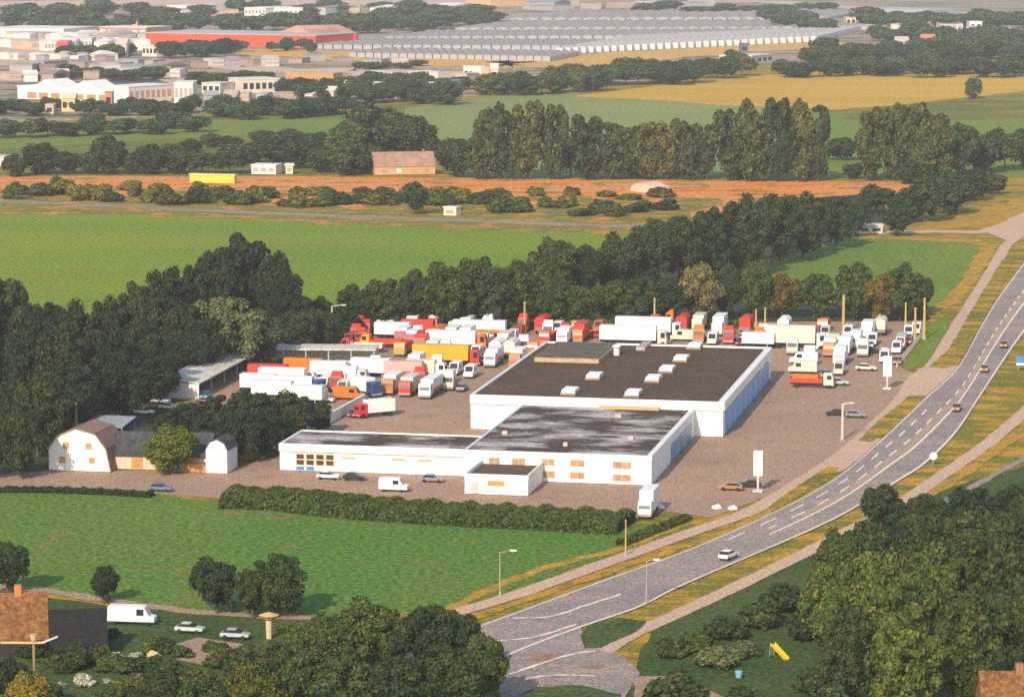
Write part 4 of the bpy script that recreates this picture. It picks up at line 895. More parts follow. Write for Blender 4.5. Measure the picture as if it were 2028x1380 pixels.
hall_block('white_bungalow', 'white bungalow among the trees behind the rusty heath', 'bungalow', (498, 345), (546, 346), 8, 3.4, plain((.75, .66, .62), .7), plain((.74, .7, .66), .7), 3, plain((.5, .3, .26), .5))
hall_block('white_shed', 'small cream shed beside the white bungalow', 'shed', (566, 345), (580, 345), 5, 3.2, CREAMW, CREAMW, 1, plain((.4, .28, .18), .5), 1.0)
gable_house('farmhouse', 'brown tiled farmhouse with orange chimneys at the edge of poplar row', 'farmhouse', (742, 348), (862, 346), 12, 3.4, 8.6, plain((.5, .3, .17), .8), TILE_PINK,
            [(4, .8, 2, 1.6, AMBERGLASS), (10, .8, 2, 1.6, CREAMW), (16, .8, 2.4, 1.6, plain((.6, .25, .08), .6)), (21, .8, 2, 1.6, AMBERGLASS)], chimney=(21, 6))
hall_block('white_farm_shed', 'whitish farm shed at the edge of the meadow trees', 'shed', (-20, 330), (48, 333), 8, 4, plain((.7, .58, .5), .7), plain((.5, .4, .35), .7), 0)
p = at(1290, 378); bm = bmesh.new(); bmesh.ops.create_icosphere(bm, subdivisions=4, radius=1.0)
for v_ in bm.verts:
    v_.co = Vector((v_.co.x * 8, v_.co.y * 8, max(-.1, v_.co.z) * 3.6)) * (1 + .1 * math.sin(v_.co.x * 6) * math.cos(v_.co.y * 5))
me = bpy.data.meshes.new('sand_heap'); bm.to_mesh(me); bm.free(); me.materials.append(plain((.58, .40, .28), .95, .2, .5))
o = bpy.data.objects.new('sand_heap', me); C.objects.link(o); o.location = (p.x, p.y, 0); o['label'] = 'pale sand heap on the rusty heath'; o['category'] = 'sand heap'
vehicle(500, 392, 'car', 10, (.25, .33, .38), None, 'blue grey car left in the bushes on the rusty heath', z=.1)
hall_block('garden_shed', 'whitish flat roofed garage in the tree gap above the fresh field', 'garage', (1700, 463), (1748, 463), 5, 2.4, plain((.6, .55, .52), .7), plain((.62, .56, .52), .7), 2)
hall_block('grey_garage', 'grey roofed garage half hidden in the hedge behind trucks', 'garage', (1112, 590), (1150, 590), 6, 4.0, plain((.3, .3, .32), .7), plain((.36, .37, .40), .6), 0, pitch=1.6)
# far town
hall_block('red_factory', 'very long bright red factory front', 'factory', (288, 89), (625, 96), 70, 9.4, REDW, plain((.42, .4, .38), .8, .1, .02), 0)
hall_block('red_warehouse', 'square red warehouse at the end of the red factory', 'warehouse', (622, 92), (706, 90), 60, 9.4, plain((.72, .06, .035), .7, .1, .05), plain((.5, .25, .18), .8, .3, .03), 0, pitch=6)
hall_block('small_red_hall', 'small red hall on the pale lot of the far town', 'hall', (112, 104), (134, 104), 25, 7.7, plain((.66, .07, .05), .7), plain((.6, .2, .14), .7))
hall_block('yellow_hall', 'yellow fronted hall left of the long red factory', 'hall', (238, 62), (272, 62), 60, 9.9, plain((.68, .5, .08), .7), plain((.62, .5, .2), .7))
hall_block('brown_hall', 'long low brown fronted hall beside the yellow hall', 'hall', (196, 72), (290, 74), 40, 7.7, plain((.45, .2, .12), .7), plain((.66, .6, .55), .7), 6, CREAMW)
hall_block('pale_hall', 'long pale hall at the outer end of the far town', 'hall', (-30, 74), (126, 76), 70, 7.2, plain((.72, .62, .56), .7), plain((.7, .64, .62), .8, .15, .02), 8, plain((.5, .42, .4), .5))
hall_block('tan_hall', 'tan hall behind the trees of the far town', 'hall', (120, 56), (180, 56), 60, 7.7, plain((.5, .3, .22), .7), plain((.5, .36, .3), .8, .2, .02), 5)
hall_block('cream_block', 'cream block among trees beneath the red factory', 'block', (282, 112), (310, 113), 30, 7.7, CREAMW, plain((.6, .48, .34), .7), 4)
hall_block('cream_house', 'small cream house beside the cream road', 'house', (230, 113), (250, 113), 20, 9.0, CREAMW, plain((.64, .5, .4), .7), 2, pitch=4)
st = hall_block('arena_hall', 'long white low arena with two peaked roofs beside the dark pond', 'arena', (35, 196), (232, 204), 22, 7.0, plain((.78, .73, .66), .7), plain((.78, .74, .68), .7), 0)
Lst = (at(232, 204) - at(35, 196)).length
for k, cx in enumerate((.28, .66)):
    MB().prism([(Lst * cx - 9, 7.5), (Lst * cx + 9, 7.5), (Lst * cx, 11.5)], 1, 20).build('peak', plain((.78, .74, .68), .7), st)
for k in range(7): MB().box(Lst * (.1 + .12 * k), Lst * (.19 + .12 * k), -.1, -.01, .5, 4).build('opening', plain((.42, .22, .09), .8), st)
hall_block('white_stand', 'white stand with pale roof at the end of the dark pond', 'stand', (255, 206), (340, 200), 18, 9.0, plain((.75, .65, .56), .7), plain((.76, .7, .62), .7), 8, plain((.5, .3, .2), .6))
hall_block('pale_block', 'pale upright block at the end of the dark pond', 'block', (345, 205), (382, 205), 24, 11.0, plain((.7, .6, .52), .7), plain((.72, .64, .56), .7), 4, plain((.4, .32, .3), .4))
hall_block('pale_shed', 'pale roofed long shed among the far trees', 'shed', (480, 186), (554, 184), 22, 8.0, plain((.66, .55, .42), .7), plain((.66, .6, .54), .7), 6)
hall_block('low_white_house', 'low whitish house between the pale block and long pale shed', 'house', (400, 186), (436, 187), 16, 6.0, plain((.6, .52, .46), .7), plain((.58, .5, .44), .7), 3)
hall_block('orange_roofed_row', 'orange fronted low row in the far trees', 'row house', (566, 168), (660, 170), 14, 7.0, plain((.55, .24, .07), .7), plain((.5, .3, .14), .7), 8, plain((.4, .2, .1), .5))
hall_block('cream_cottage', 'cream cottage with yellowish wall below the arena', 'cottage', (122, 222), (148, 222), 12, 7.0, plain((.66, .45, .22), .7), plain((.66, .52, .34), .7), 2, pitch=3)
hall_block('tiny_cottage', 'tiny pale pink cottage below the arena', 'cottage', (90, 228), (106, 228), 9, 5.0, plain((.66, .45, .34), .7), plain((.6, .42, .34), .7), 1)
hall_block('orange_cottage', 'narrow rust coloured cottage beside the stand', 'cottage', (208, 218), (222, 218), 9, 9.0, plain((.5, .22, .09), .7), plain((.42, .2, .1), .7), 1)
hall_block('white_workshop', 'white and yellow workshop beside the far tree belt', 'workshop', (918, 160), (960, 160), 20, 8.0, plain((.72, .62, .4), .7), plain((.66, .66, .68), .7), 4)
hall_block('yellow_gable', 'yellow gabled house at the far tree belt end', 'house', (955, 166), (968, 166), 12, 6.1, plain((.6, .4, .13), .7), plain((.5, .36, .2), .7), 1, pitch=4)
hall_block('cream_gable', 'cream gabled house inside the far tree belt', 'house', (972, 156), (986, 156), 12, 5.5, plain((.72, .58, .4), .7), plain((.66, .56, .46), .7), 1, pitch=4)
hall_block('pale_factory', 'pale pink hall beyond the gap in the far tree belt', 'hall', (1488, 128), (1530, 124), 25, 5.5, plain((.6, .48, .46), .7), plain((.66, .56, .5), .7), 4)
hall_block('dark_house', 'dark blue roofed house at the far tree belt gap', 'house', (1466, 106), (1482, 106), 14, 6.6, plain((.12, .11, .15), .7), plain((.1, .1, .15), .7), 1)
hall_block('cream_villa', 'cream villa on a far wooded slope', 'villa', (1775, 98), (1800, 98), 16, 5.5, plain((.62, .46, .33), .7), plain((.55, .42, .33), .7), 2, pitch=4)
hall_block('orange_villa', 'orange roofed villa on a far wooded slope', 'villa', (1826, 94), (1852, 94), 14, 7.0, plain((.5, .22, .12), .7), plain((.58, .22, .10), .7), 2, pitch=3)
hall_block('pale_villa', 'pale villa by the far grey road', 'villa', (1676, 52), (1695, 52), 20, 7.7, plain((.66, .5, .34), .7), plain((.62, .5, .36), .7), 2)
hall_block('white_villa', 'white villa among trees near the horizon side', 'villa', (1920, 62), (1945, 62), 20, 8.0, plain((.66, .62, .6), .7), plain((.62, .58, .56), .7), 2)
hall_block('grey_depot', 'grey depot roofs along the upper far road', 'depot', (1690, 34), (1830, 38), 60, 8.0, plain((.36, .34, .36), .7), plain((.4, .37, .4), .8, .2, .02), 8)
hall_block('orange_depot', 'orange fronted depot beyond the far trees', 'depot', (922, 12), (972, 14), 60, 6.6, plain((.62, .36, .16), .7), plain((.6, .45, .34), .7))
hall_block('white_depot', 'white depot beyond the far trees above the factory', 'depot', (330, 26), (370, 27), 60, 7.7, plain((.68, .6, .58), .7), plain((.7, .64, .62), .7))
hall_block('ochre_depot', 'ochre roofed depot in the upper far trees', 'depot', (130, 34), (158, 34), 60, 12.1, plain((.6, .38, .12), .7), plain((.62, .42, .16), .7))
# glasshouses of the nursery: pitched glass roofs in rows
gi = 0
GW = plain((.58, .55, .55), .4, .2, .05)
rows = [((1100, 108), (1618, 83), 34, 260, True), ((690, 114), (1090, 122), 24, 90, False), ((620, 98), (1130, 100), 26, 130, False), ((760, 82), (1500, 78), 34, 150, False), ((900, 64), (1600, 62), 26, 200, False), ((1010, 44), (1640, 42), 22, 260, False)]
rname = ['bright glasshouse in the row along ochre track', 'grey glasshouse in the row beside the ochre track', 'grey glasshouse in the second nursery row', 'grey glasshouse in the third nursery row', 'grey glasshouse in the fourth nursery row', 'grey glasshouse in the farthest nursery row']
proto = {}
for ri, (A, B, n, wdp, bright) in enumerate(rows):
    for k in range(n):
        f = (k + .5) / n; px = A[0] + (B[0] - A[0]) * f; py = A[1] + (B[1] - A[1]) * f
        p = at(px, py); wd = (at(px + (B[0] - A[0]) / n * .46, py) - at(px - (B[0] - A[0]) / n * .46, py)).length
        ln = wdp
        h = 4.2 if bright else 3.2
        if ri not in proto:
            t = thing('glasshouse', '', 'glasshouse', (0, 0, 0))
            MB().box(-wd / 2, wd / 2, 0, ln, 0, h).build('glass_wall', GW if bright else plain((.36, .35, .36), .5, .2, .05), t)
            MB().prism([(-wd / 2, h), (wd / 2, h), (0, h + wd * .16)], 0, ln).build('roof', GLASSHOUSE if bright else roof_mat('grey_glass', (.20, .18, .165), (.46, .39, .35), .40, .62, .035, (1, 2.5)), t)
            proto[ri] = t
        else: t = copy_tree(proto[ri])
        t.location = (p.x, p.y, .12 + .001 * k); t.rotation_euler = (0, 0, -.25)
        t['label'] = f'{ORD[k]} {rname[ri]}' + (' from its inner end' if bright else ' from the factory end')
        t['group'] = 'glasshouses of the far nursery'

frnd = random.Random(99)
def hall_row(n, A, B, hlo, hhi, wlo, whi, depth, desc, where, cols):
    for i in range(n):
        f = (i + .5) / n; px = A[0] + (B[0] - A[0]) * f + frnd.uniform(-5, 5); py = A[1] + (B[1] - A[1]) * f + frnd.uniform(-4, 4); w_ = frnd.uniform(wlo, whi)
        cn, cw, cr = frnd.choice(cols)
        hall_block('hall', f'{cn} {desc}, {ORD[i]} {where}', 'hall', (px - w_ / 2, py), (px + w_ / 2, py + frnd.uniform(-1, 1)), depth, frnd.uniform(hlo, hhi), plain(cw, .7, .12, .1), plain(cr, .8, .18, .05), frnd.choice([0, 4, 6]), plain((.34, .28, .25), .4), frnd.choice([0, 0, 2.5]))
PAL = [('pale', (.66, .57, .5), (.64, .57, .52)), ('whitish', (.74, .67, .6), (.72, .66, .6)), ('grey', (.4, .37, .36), (.36, .34, .34)), ('tan', (.52, .38, .27), (.48, .36, .27))]
PAL2 = [('grey', (.34, .31, .3), (.3, .28, .28)), ('brownish', (.34, .25, .2), (.3, .22, .18)), ('pale', (.6, .5, .43), (.5, .44, .4))]
hall_row(9, (30, 98), (300, 102), 5, 8, 22, 44, 40, 'hall on the pale lot', 'from the outer end', PAL)
hall_row(8, (20, 142), (320, 146), 4, 6, 26, 50, 34, 'roofed hall behind the dark pond', 'from the outer end', PAL2)
hall_row(9, (360, 34), (900, 30), 6, 9, 34, 60, 60, 'hall behind the factory tree belt', 'from the ochre depot', PAL)
hall_row(8, (410, 206), (660, 200), 4, 6, 14, 26, 12, 'house among the far trees', 'from the upright block', PAL)
hall_row(7, (690, 186), (900, 180), 4, 6, 14, 26, 14, 'house in the tree belt below the cream road', 'from the orange row', PAL)
hall_row(12, (10, 88), (290, 84), 5, 8, 18, 34, 30, 'hall in the rear line of the pale lot', 'from the outer end', PAL)
hall_row(10, (20, 122), (190, 124), 4, 6, 14, 24, 20, 'shed along the lower pale lot', 'from the outer end', PAL + PAL2)
hall_row(10, (200, 130), (560, 136), 4, 5, 16, 30, 16, 'shed below the cream road', 'from the small red hall', PAL2)
hall_row(12, (20, 160), (360, 152), 4, 5, 18, 34, 22, 'shed above the dark pond', 'from the outer end', PAL2 + PAL)
hall_row(8, (720, 162), (960, 166), 4, 6, 14, 26, 14, 'house on the cream lot', 'from the orange row', PAL)
hall_row(7, (1660, 58), (2010, 66), 4, 7, 26, 48, 40, 'shed on the far wooded slope', 'from the nursery', PAL2)
hall_row(8, (1040, 20), (1460, 14), 5, 8, 34, 60, 60, 'long shed beyond the nursery', 'from the orange depot', PAL2)
hall_row(6, (500, 122), (820, 128), 3, 5, 22, 40, 16, 'low shed between the two tracks', 'from the factory trees', PAL2)
# ---------------------------------------------------------------- vegetation
def crown_mesh(name, seed, shape, fine=1.0):
    r = np.random.RandomState(seed); clumps = []
    if shape == 'round':
        n = 30
        for i in range(n):
            d = r.normal(size=3); d /= np.linalg.norm(d); d[2] = abs(d[2]) * (1 if r.rand() < .62 else -1.0)
            rad = r.uniform(.55, 1.0)
            clumps.append((d * rad * np.array([.37, .37, .40]) + [0, 0, .50], r.uniform(.11, .18)))
        clumps.append((np.array([0, 0, .55]), .25))
    elif shape == 'near':
        ax = r.uniform(.85, 1.1, 3)
        for i in range(64):
            d = r.normal(size=3); d /= np.linalg.norm(d); d[2] = abs(d[2]) * (1 if r.rand() < .66 else -1.0)
            rad = r.uniform(.5, 1.08)
            clumps.append((d * rad * np.array([.38, .38, .40]) * ax + [0, 0, .50], r.uniform(.06, .12)))
        for i in range(5): clumps.append((np.array([r.uniform(-.15, .15), r.uniform(-.15, .15), r.uniform(.35, .65)]), .16))
    elif shape == 'poplar':
        n = 26
        for i in range(n):
            z = .16 + .78 * i / (n - 1); rad = .34 * math.sin(math.pi * min(1, (1.06 - z) * .95 + .06)) ** .6 * r.uniform(.4, 1); a = r.rand() * 6.28
            clumps.append((np.array([math.cos(a) * rad, math.sin(a) * rad, z]), r.uniform(.11, .17) * (1.1 - .45 * z)))
    elif shape == 'bush':
        n = 14
        for i in range(n):
            d = r.normal(size=3); d /= np.linalg.norm(d); d[2] = abs(d[2]); rad = r.uniform(.5, 1)
            clumps.append((d * rad * np.array([.36, .36, .62]) + [0, 0, .12], r.uniform(.14, .22)))
    V = []; Fc = []
    leaves = {'near': 230, 'round': 190, 'poplar': 190, 'bush': 130}[shape]; ls = {'near': .017, 'round': .028, 'poplar': .024, 'bush': .05}[shape]
    leaves = int(leaves * fine); ls = ls / math.sqrt(fine) * .92
    for c, cr in clumps:
        d = r.normal(size=(leaves, 3)); d /= np.linalg.norm(d, axis=1)[:, None]
        d[:, 2] = np.where(r.rand(leaves) < .6, np.abs(d[:, 2]), d[:, 2])
        P_ = c + d * cr * r.uniform(.70, 1.28, (leaves, 1))
        nrm = d + r.normal(size=(leaves, 3)) * .55; nrm /= np.linalg.norm(nrm, axis=1)[:, None]
        t1 = np.cross(nrm, r.normal(size=(leaves, 3))); t1 /= np.linalg.norm(t1, axis=1)[:, None]; t2 = np.cross(nrm, t1)
        s = ls * r.uniform(.6, 1.4, (leaves, 1))
        o = len(V) ; q = np.stack([P_ - t1 * s - t2 * s * .7, P_ + t1 * s - t2 * s * .7, P_ + t1 * s * .8 + t2 * s * .9, P_ - t1 * s * .8 + t2 * s * .9], 1).reshape(-1, 3)
        V += [tuple(x) for x in q]; Fc += [(o + 4 * i, o + 4 * i + 1, o + 4 * i + 2, o + 4 * i + 3) for i in range(leaves)]
        bm = bmesh.new(); bmesh.ops.create_icosphere(bm, subdivisions=1, radius=cr * .74); o = len(V)
        bm.verts.ensure_lookup_table()
        V += [tuple(np.array(v.co) * r.uniform(.85, 1.1) + c) for v in bm.verts]; Fc += [tuple(v.index + o for v in f.verts) for f in bm.faces]; bm.free()
    V = [(x, y, max(0.02, z)) for x, y, z in V]
    me = bpy.data.meshes.new(name); me.from_pydata(V, [], Fc); me.materials.append(LEAF['dark']); return me
def trunk_mesh(seed, tall=.55):
    r = random.Random(seed); m = MB()
    m.cyl((0, 0, 0), (.01, .01, tall * .55), .035, .026); m.cyl((.01, .01, tall * .55), (0, .02, tall), .026, .012)
    for k in range(4):
        a = k * 1.6 + r.random(); z = tall * r.uniform(.45, .8)
        m.cyl((0, 0, z), (math.cos(a) * .2, math.sin(a) * .2, z + .2), .016, .006, 6)
    return m.mesh('trunk', BARK)
CROWN = {'near': [crown_mesh('crown', 70 + i, 'near', 1.0) for i in range(5)], 'round': [crown_mesh('crown', 10 + i, 'round') for i in range(6)], 'poplar': [crown_mesh('crown', 30 + i, 'poplar') for i in range(4)], 'bush': [crown_mesh('crown', 50 + i, 'bush') for i in range(4)]}
TRUNK = {'near': trunk_mesh(4), 'round': trunk_mesh(1), 'poplar': trunk_mesh(2, .8), 'bush': trunk_mesh(3, .3)}
trnd = random.Random(21); NTREE = [0]
def tree(px, base, top, wid, label, shape='round', leaf='dark', group=None):
    if shape == 'round' and base > 450: shape = 'near'
    p = at(px, base); m = mpp(base); h = (base - top) * m; wd = wid * m
    name = {'round': 'tree', 'near': 'tree', 'poplar': 'poplar', 'bush': 'bush'}[shape]
    t = thing(name, label, 'bush' if shape == 'bush' else 'tree', (p.x, p.y, 0), trnd.uniform(0, 6.28), group)
    if shape == 'poplar': wid *= 1.15
    k = {'round': 1.0, 'near': 1.0, 'poplar': 1.22, 'bush': 1.0}[shape]
    t.scale = (wd * k, wd * k, h)
    c = bpy.data.objects.new('crown' if shape != 'bush' else 'foliage', trnd.choice(CROWN[shape])); C.objects.link(c); c.parent = t
    c.material_slots[0].link = 'OBJECT'; c.material_slots[0].material = LEAF[leaf]
    if shape != 'bush' or h > 3:
        b = bpy.data.objects.new('trunk' if shape != 'bush' else 'stem', TRUNK[shape]); C.objects.link(b); b.parent = t
        q = 1.0 if wd < 6 else 6 / wd + .15
        b.scale = (min(1, q), min(1, q), 1)
    NTREE[0] += 1
    return t
def row(items, desc, where, shape='round', leaf='dark', group=None):
    """items: (px, base, top, width[, leaf]) sorted from the landmark in WHERE"""
    items = sorted(items, key=lambda q: q[0], reverse=items[0][0] > items[-1][0])
    for i, it in enumerate(items):
        lf = it[4] if len(it) > 4 else leaf
        dd = {'bloom': 'white blossoming','deep': 'deep green', 'olive': 'olive green', 'dark': 'dark green', 'mid': 'green', 'grey': 'grey green', 'gold': 'golden green', 'pale': 'pale golden', 'rust': 'rusty green', 'blue': 'bluish green'}[lf]
        tree(*it[:4], f'{dd} {desc}, {ORD[i]} {where}', shape, lf, group)
g = 'trees of the dark wood'
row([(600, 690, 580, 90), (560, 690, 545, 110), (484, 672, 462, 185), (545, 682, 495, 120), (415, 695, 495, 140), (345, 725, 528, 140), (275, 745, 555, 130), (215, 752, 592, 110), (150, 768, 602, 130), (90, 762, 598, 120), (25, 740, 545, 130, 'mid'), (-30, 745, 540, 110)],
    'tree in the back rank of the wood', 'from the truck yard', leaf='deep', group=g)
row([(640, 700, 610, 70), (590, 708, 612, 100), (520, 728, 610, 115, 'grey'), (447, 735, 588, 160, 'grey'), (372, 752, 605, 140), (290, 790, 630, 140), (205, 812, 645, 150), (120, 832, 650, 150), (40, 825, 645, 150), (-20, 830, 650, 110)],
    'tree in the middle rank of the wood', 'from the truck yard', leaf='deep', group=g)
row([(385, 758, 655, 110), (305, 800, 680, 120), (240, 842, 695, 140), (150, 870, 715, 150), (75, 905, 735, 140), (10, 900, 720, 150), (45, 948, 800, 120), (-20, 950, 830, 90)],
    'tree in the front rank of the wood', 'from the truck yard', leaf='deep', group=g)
g = 'dark trees between farm and yard'
row([(630, 862, 792, 80), (575, 885, 772, 130), (505, 895, 768, 150), (430, 880, 782, 130), (375, 862, 795, 110), (470, 915, 815, 110), (540, 905, 812, 110), (330, 868, 818, 70)], 'tree in the clump between barn and trailers', 'from the boundary wall', leaf='deep', group=g)
tree(342, 940, 842, 128, 'golden green round tree standing alone before the farm barn', 'near', 'sunny')
g = 'hedge trees behind the yard'
row([(690, 672, 600, 70), (640, 665, 585, 70), (705, 655, 568, 110), (765, 655, 552, 110), (830, 655, 540, 120), (895, 658, 515, 140), (955, 655, 508, 130), (1012, 650, 522, 110), (1040, 648, 560, 80), (1088, 648, 545, 105, 'mid'), (1150, 648, 560, 110, 'mid'), (1210, 642, 552, 110), (1275, 642, 545, 110), (1332, 640, 548, 90), (1385, 640, 515, 100, 'pale'), (1440, 635, 528, 90), (1492, 635, 512, 90, 'mid'), (1548, 632, 535, 95, 'rust'), (1612, 632, 540, 90, 'mid'), (1690, 635, 522, 110, 'mid'), (1742, 640, 535, 80, 'rust'), (1782, 638, 526, 110, 'mid'), (1822, 625, 540, 70)],
    'tree in the hedge behind the parked trucks', 'from the dark wood', group=g)
g = 'trees of the diagonal belt'
row([(1095, 598, 468, 125), (1040, 585, 520, 80), (1160, 592, 484, 105), (1225, 582, 465, 115), (1285, 575, 442, 115), (1345, 565, 425, 115), (1405, 558, 408, 115), (1465, 550, 392, 120), (1528, 525, 382, 125), (1590, 512, 385, 115), (1650, 492, 388, 105), (1690, 470, 398, 80), (1340, 480, 425, 70, 'mid'), (1300, 470, 430, 60, 'mid')], 'tree in the diagonal belt beyond the yard', 'from the lime field', group=g)
g = 'trees by the far junction'
row([(1775, 468, 408, 70), (1735, 425, 362, 90), (1800, 440, 372, 80), (1830, 440, 350, 90), (1880, 425, 345, 90), (1925, 398, 332, 80), (1960, 385, 340, 70)], 'tree near the road junction', 'from the white garage', group=g)
g = 'tall poplars of the long row'
row([(960, 356, 222, 80), (1000, 356, 212, 70), (1050, 356, 205, 85), (1095, 356, 212, 70), (1165, 356, 235, 90), (1225, 356, 246, 80), (1275, 356, 244, 80), (1320, 356, 238, 75), (1365, 356, 242, 75), (1400, 356, 250, 60), (1440, 358, 222, 85), (1492, 360, 206, 85), (1540, 360, 200, 80), (1585, 360, 205, 75), (1620, 360, 222, 60), (1725, 358, 222, 80), (1772, 358, 210, 80), (1815, 358, 206, 80), (1855, 358, 232, 80)],
    'poplar in the long row behind the rusty heath', 'from the farmhouse', 'poplar', 'olive', g)
row([(905, 352, 272, 90), (945, 354, 285, 80), (1130, 352, 285, 70), (1200, 354, 290, 70), (1260, 354, 295, 70), (1340, 354, 295, 70), (1470, 356, 300, 60, 'blue'), (1665, 318, 272, 80), (1900, 352, 245, 90), (1945, 345, 255, 80), (1990, 338, 252, 80), (2030, 332, 255, 70), (1690, 355, 320, 50), (1800, 365, 315, 60)], 'round tree under the poplars', 'from the farmhouse', group='round trees beneath the poplars')
g = 'trees of the meadow belt'
row([(890, 348, 290, 60), (735, 312, 205, 140), (795, 312, 222, 120), (682, 318, 250, 90, 'mid'), (840, 312, 248, 80), (720, 345, 285, 60, 'mid'), (690, 348, 280, 90, 'mid'), (640, 342, 288, 80), (590, 335, 272, 90), (625, 300, 262, 70), (550, 322, 270, 80), (495, 325, 278, 80), (455, 345, 290, 80), (400, 345, 295, 80), (350, 345, 288, 80), (300, 345, 286, 80), (265, 345, 300, 60), (215, 345, 268, 85), (180, 345, 295, 60), (130, 345, 300, 70), (80, 345, 285, 85), (30, 350, 305, 60)],
    'tree in the meadow belt behind the heath', 'from the farmhouse', group=g)
row([(420, 292, 262, 50), (460, 292, 268, 50), (380, 300, 275, 50), (520, 285, 258, 60), (575, 280, 255, 60), (340, 305, 285, 45)], 'tree along the dark hedge in the pasture', 'from the pale shed', group='trees along the pasture hedge')
# bushes of the heath
items = []
for i in range(44):
    px = 1310 - i * 30 + trnd.uniform(-12, 12); b = 392 + 32 * (px / 1250) + trnd.uniform(-14, 6); hh = trnd.uniform(18, 44)
    items.append((px, b, b - hh, trnd.uniform(34, 74), trnd.choice(['mid', 'mid', 'mid', 'gold', 'gold', 'dark'])))
row(items, 'bush in the front line of the heath', 'from the diagonal belt', 'bush', 'mid', 'bushes on the rusty heath')
items = []
for i in range(20):
    px = 1330 - i * 68 + trnd.uniform(-22, 22); b = 378 + 12 * (px / 1250) + trnd.uniform(-6, 6); hh = trnd.uniform(14, 26)
    items.append((px, b, b - hh, trnd.uniform(34, 66), trnd.choice(['mid', 'gold', 'rust', 'gold'])))
row(items, 'low bush in the rear line of the heath', 'from the diagonal belt', 'bush', 'mid', 'bushes on the rusty heath')
tree(820, 425, 360, 60, 'dark tall tree rising among the heath bushes', 'round', 'dark')
tree(890, 418, 382, 36, 'small dark tree right behind the cream white cabin', 'round', 'dark')
tree(502, 384, 362, 36, 'dark bush beside the blue grey car on the heath', 'bush', 'dark')
tree(1625, 222, 204, 34, 'dark bush on the corner of the golden field', 'bush', 'dark')
tree(1927, 196, 155, 40, 'single round tree standing at the edge of the golden field', 'round', 'blue')
# far belts
FAROFF = {'tree in the uppermost belt', 'tree high on the wooded slope', 'tree in the middle of the wooded slope', 'tree beyond the nursery', 'tree on the upper wooded slope',
          'tree in the long belt behind the red factory', 'tree in the belt behind the red warehouse', 'tree behind the dark pond', 'tree along the cream road', 'low tree between ochre track and cream road', 'tree in the far clump above glasshouses'}
MASS = []
def belt(n, A, B, hmin, hmax, wmin, wmax, desc, where, group, leaf='blue', jx=8, jy=5):
    it = []
    for i in range(n):
        f = (i + .5) / n; px = A[0] + (B[0] - A[0]) * f + trnd.uniform(-jx, jx); b = A[1] + (B[1] - A[1]) * f + trnd.uniform(-jy, jy)
        it.append((px, b + 3, b - trnd.uniform(hmin, hmax), trnd.uniform(wmin, wmax) * 1.3, trnd.choice([leaf, leaf, 'dark', 'mid'])))
    if n and desc in FAROFF: MASS.extend(it)
    else: row(it, desc, where, 'round', leaf, group)
belt(16, (950, 190), (1490, 150), 34, 52, 44, 64, 'tree in the belt above the golden field', 'from the yellow gable', 'trees of the belt above the golden field')
belt(9, (1000, 178), (1480, 132), 30, 42, 44, 60, 'rear tree of the golden field belt', 'from the yellow gable', 'trees of the belt above the golden field')
belt(15, (1540, 146), (2030, 148), 26, 44, 44, 66, 'tree along the far rim of golden field', 'from the pink hall', 'trees along the golden field')
belt(14, (1590, 122), (2030, 118), 28, 44, 44, 66, 'tree on the slope above the golden field', 'from the pink hall', 'trees of the far slope')
belt(9, (1720, 80), (2030, 88), 26, 46, 40, 60, 'tree on the upper wooded slope', 'from the far grey road', 'trees of the far slope')
belt(8, (1510, 40), (1650, 62), 24, 36, 34, 50, 'tree in the far clump above glasshouses', 'from the nursery', 'trees of the far clump', jy=9)
belt(13, (900, 205), (560, 190), 30, 46, 40, 62, 'tree in the belt below the cream road', 'from the yellow gable', 'trees below the cream road')
belt(9, (700, 225), (420, 232), 26, 42, 44, 64, 'tree at the upper edge of fresh meadow', 'from the poplar side', 'trees below the cream road')
belt(13, (400, 222), (-10, 222), 20, 36, 36, 56, 'tree below the white arena', 'from the upright block', 'trees around the arena')
belt(10, (410, 255), (-10, 268), 26, 42, 44, 62, 'tree at the lower edge of the far town', 'from the upright block', 'trees around the arena')
belt(7, (385, 166), (530, 164), 16, 24, 40, 56, 'tree beside the cream road', 'from the upright block', 'trees beside the cream road')
belt(9, (120, 114), (250, 108), 16, 26, 34, 50, 'tree before the pale lot', 'from the small red hall', 'trees before the red factory', jy=5)
belt(9, (330, 112), (470, 104), 18, 34, 34, 50, 'tree before the long red factory', 'from the cream block', 'trees before the red factory', jy=6)
belt(5, (590, 100), (560, 98), 14, 24, 20, 34, 'small tree against the red factory front', 'from the red warehouse', 'trees before the red factory', jx=40)
belt(17, (0, 62), (900, 58), 26, 44, 46, 72, 'tree in the long belt behind the red factory', 'from the pale hall', 'trees behind the red factory')
belt(12, (640, 62), (990, 50), 22, 38, 40, 60, 'tree in the belt behind the red warehouse', 'from the red warehouse', 'trees behind the red warehouse', jy=8)
belt(5, (690, 132), (850, 130), 8, 14, 26, 44, 'low tree between ochre track and cream road', 'from the factory side', 'trees beside the cream road')
belt(9, (60, 158), (330, 150), 14, 24, 34, 50, 'tree behind the dark pond', 'from the arena end', 'trees around the arena')
belt(14, (20, 32), (980, 24), 18, 30, 46, 70, 'tree in the uppermost belt', 'from the ochre depot', 'trees of the uppermost belt', jx=20)
belt(10, (1690, 50), (2030, 52), 22, 36, 44, 62, 'tree high on the wooded slope', 'from the nursery', 'trees of the far slope', jy=8)
belt(8, (1800, 112), (2030, 104), 24, 38, 44, 60, 'tree in the middle of the wooded slope', 'from the villas', 'trees of the far slope', jy=8)
belt(8, (1250, 24), (1660, 24), 12, 20, 34, 60, 'tree beyond the nursery', 'from the orange depot', 'trees of the far clump', jy=6)
belt(9, (680, 176), (920, 176), 22, 34, 38, 56, 'tree along the cream road', 'from the orange row', 'trees below the cream road')
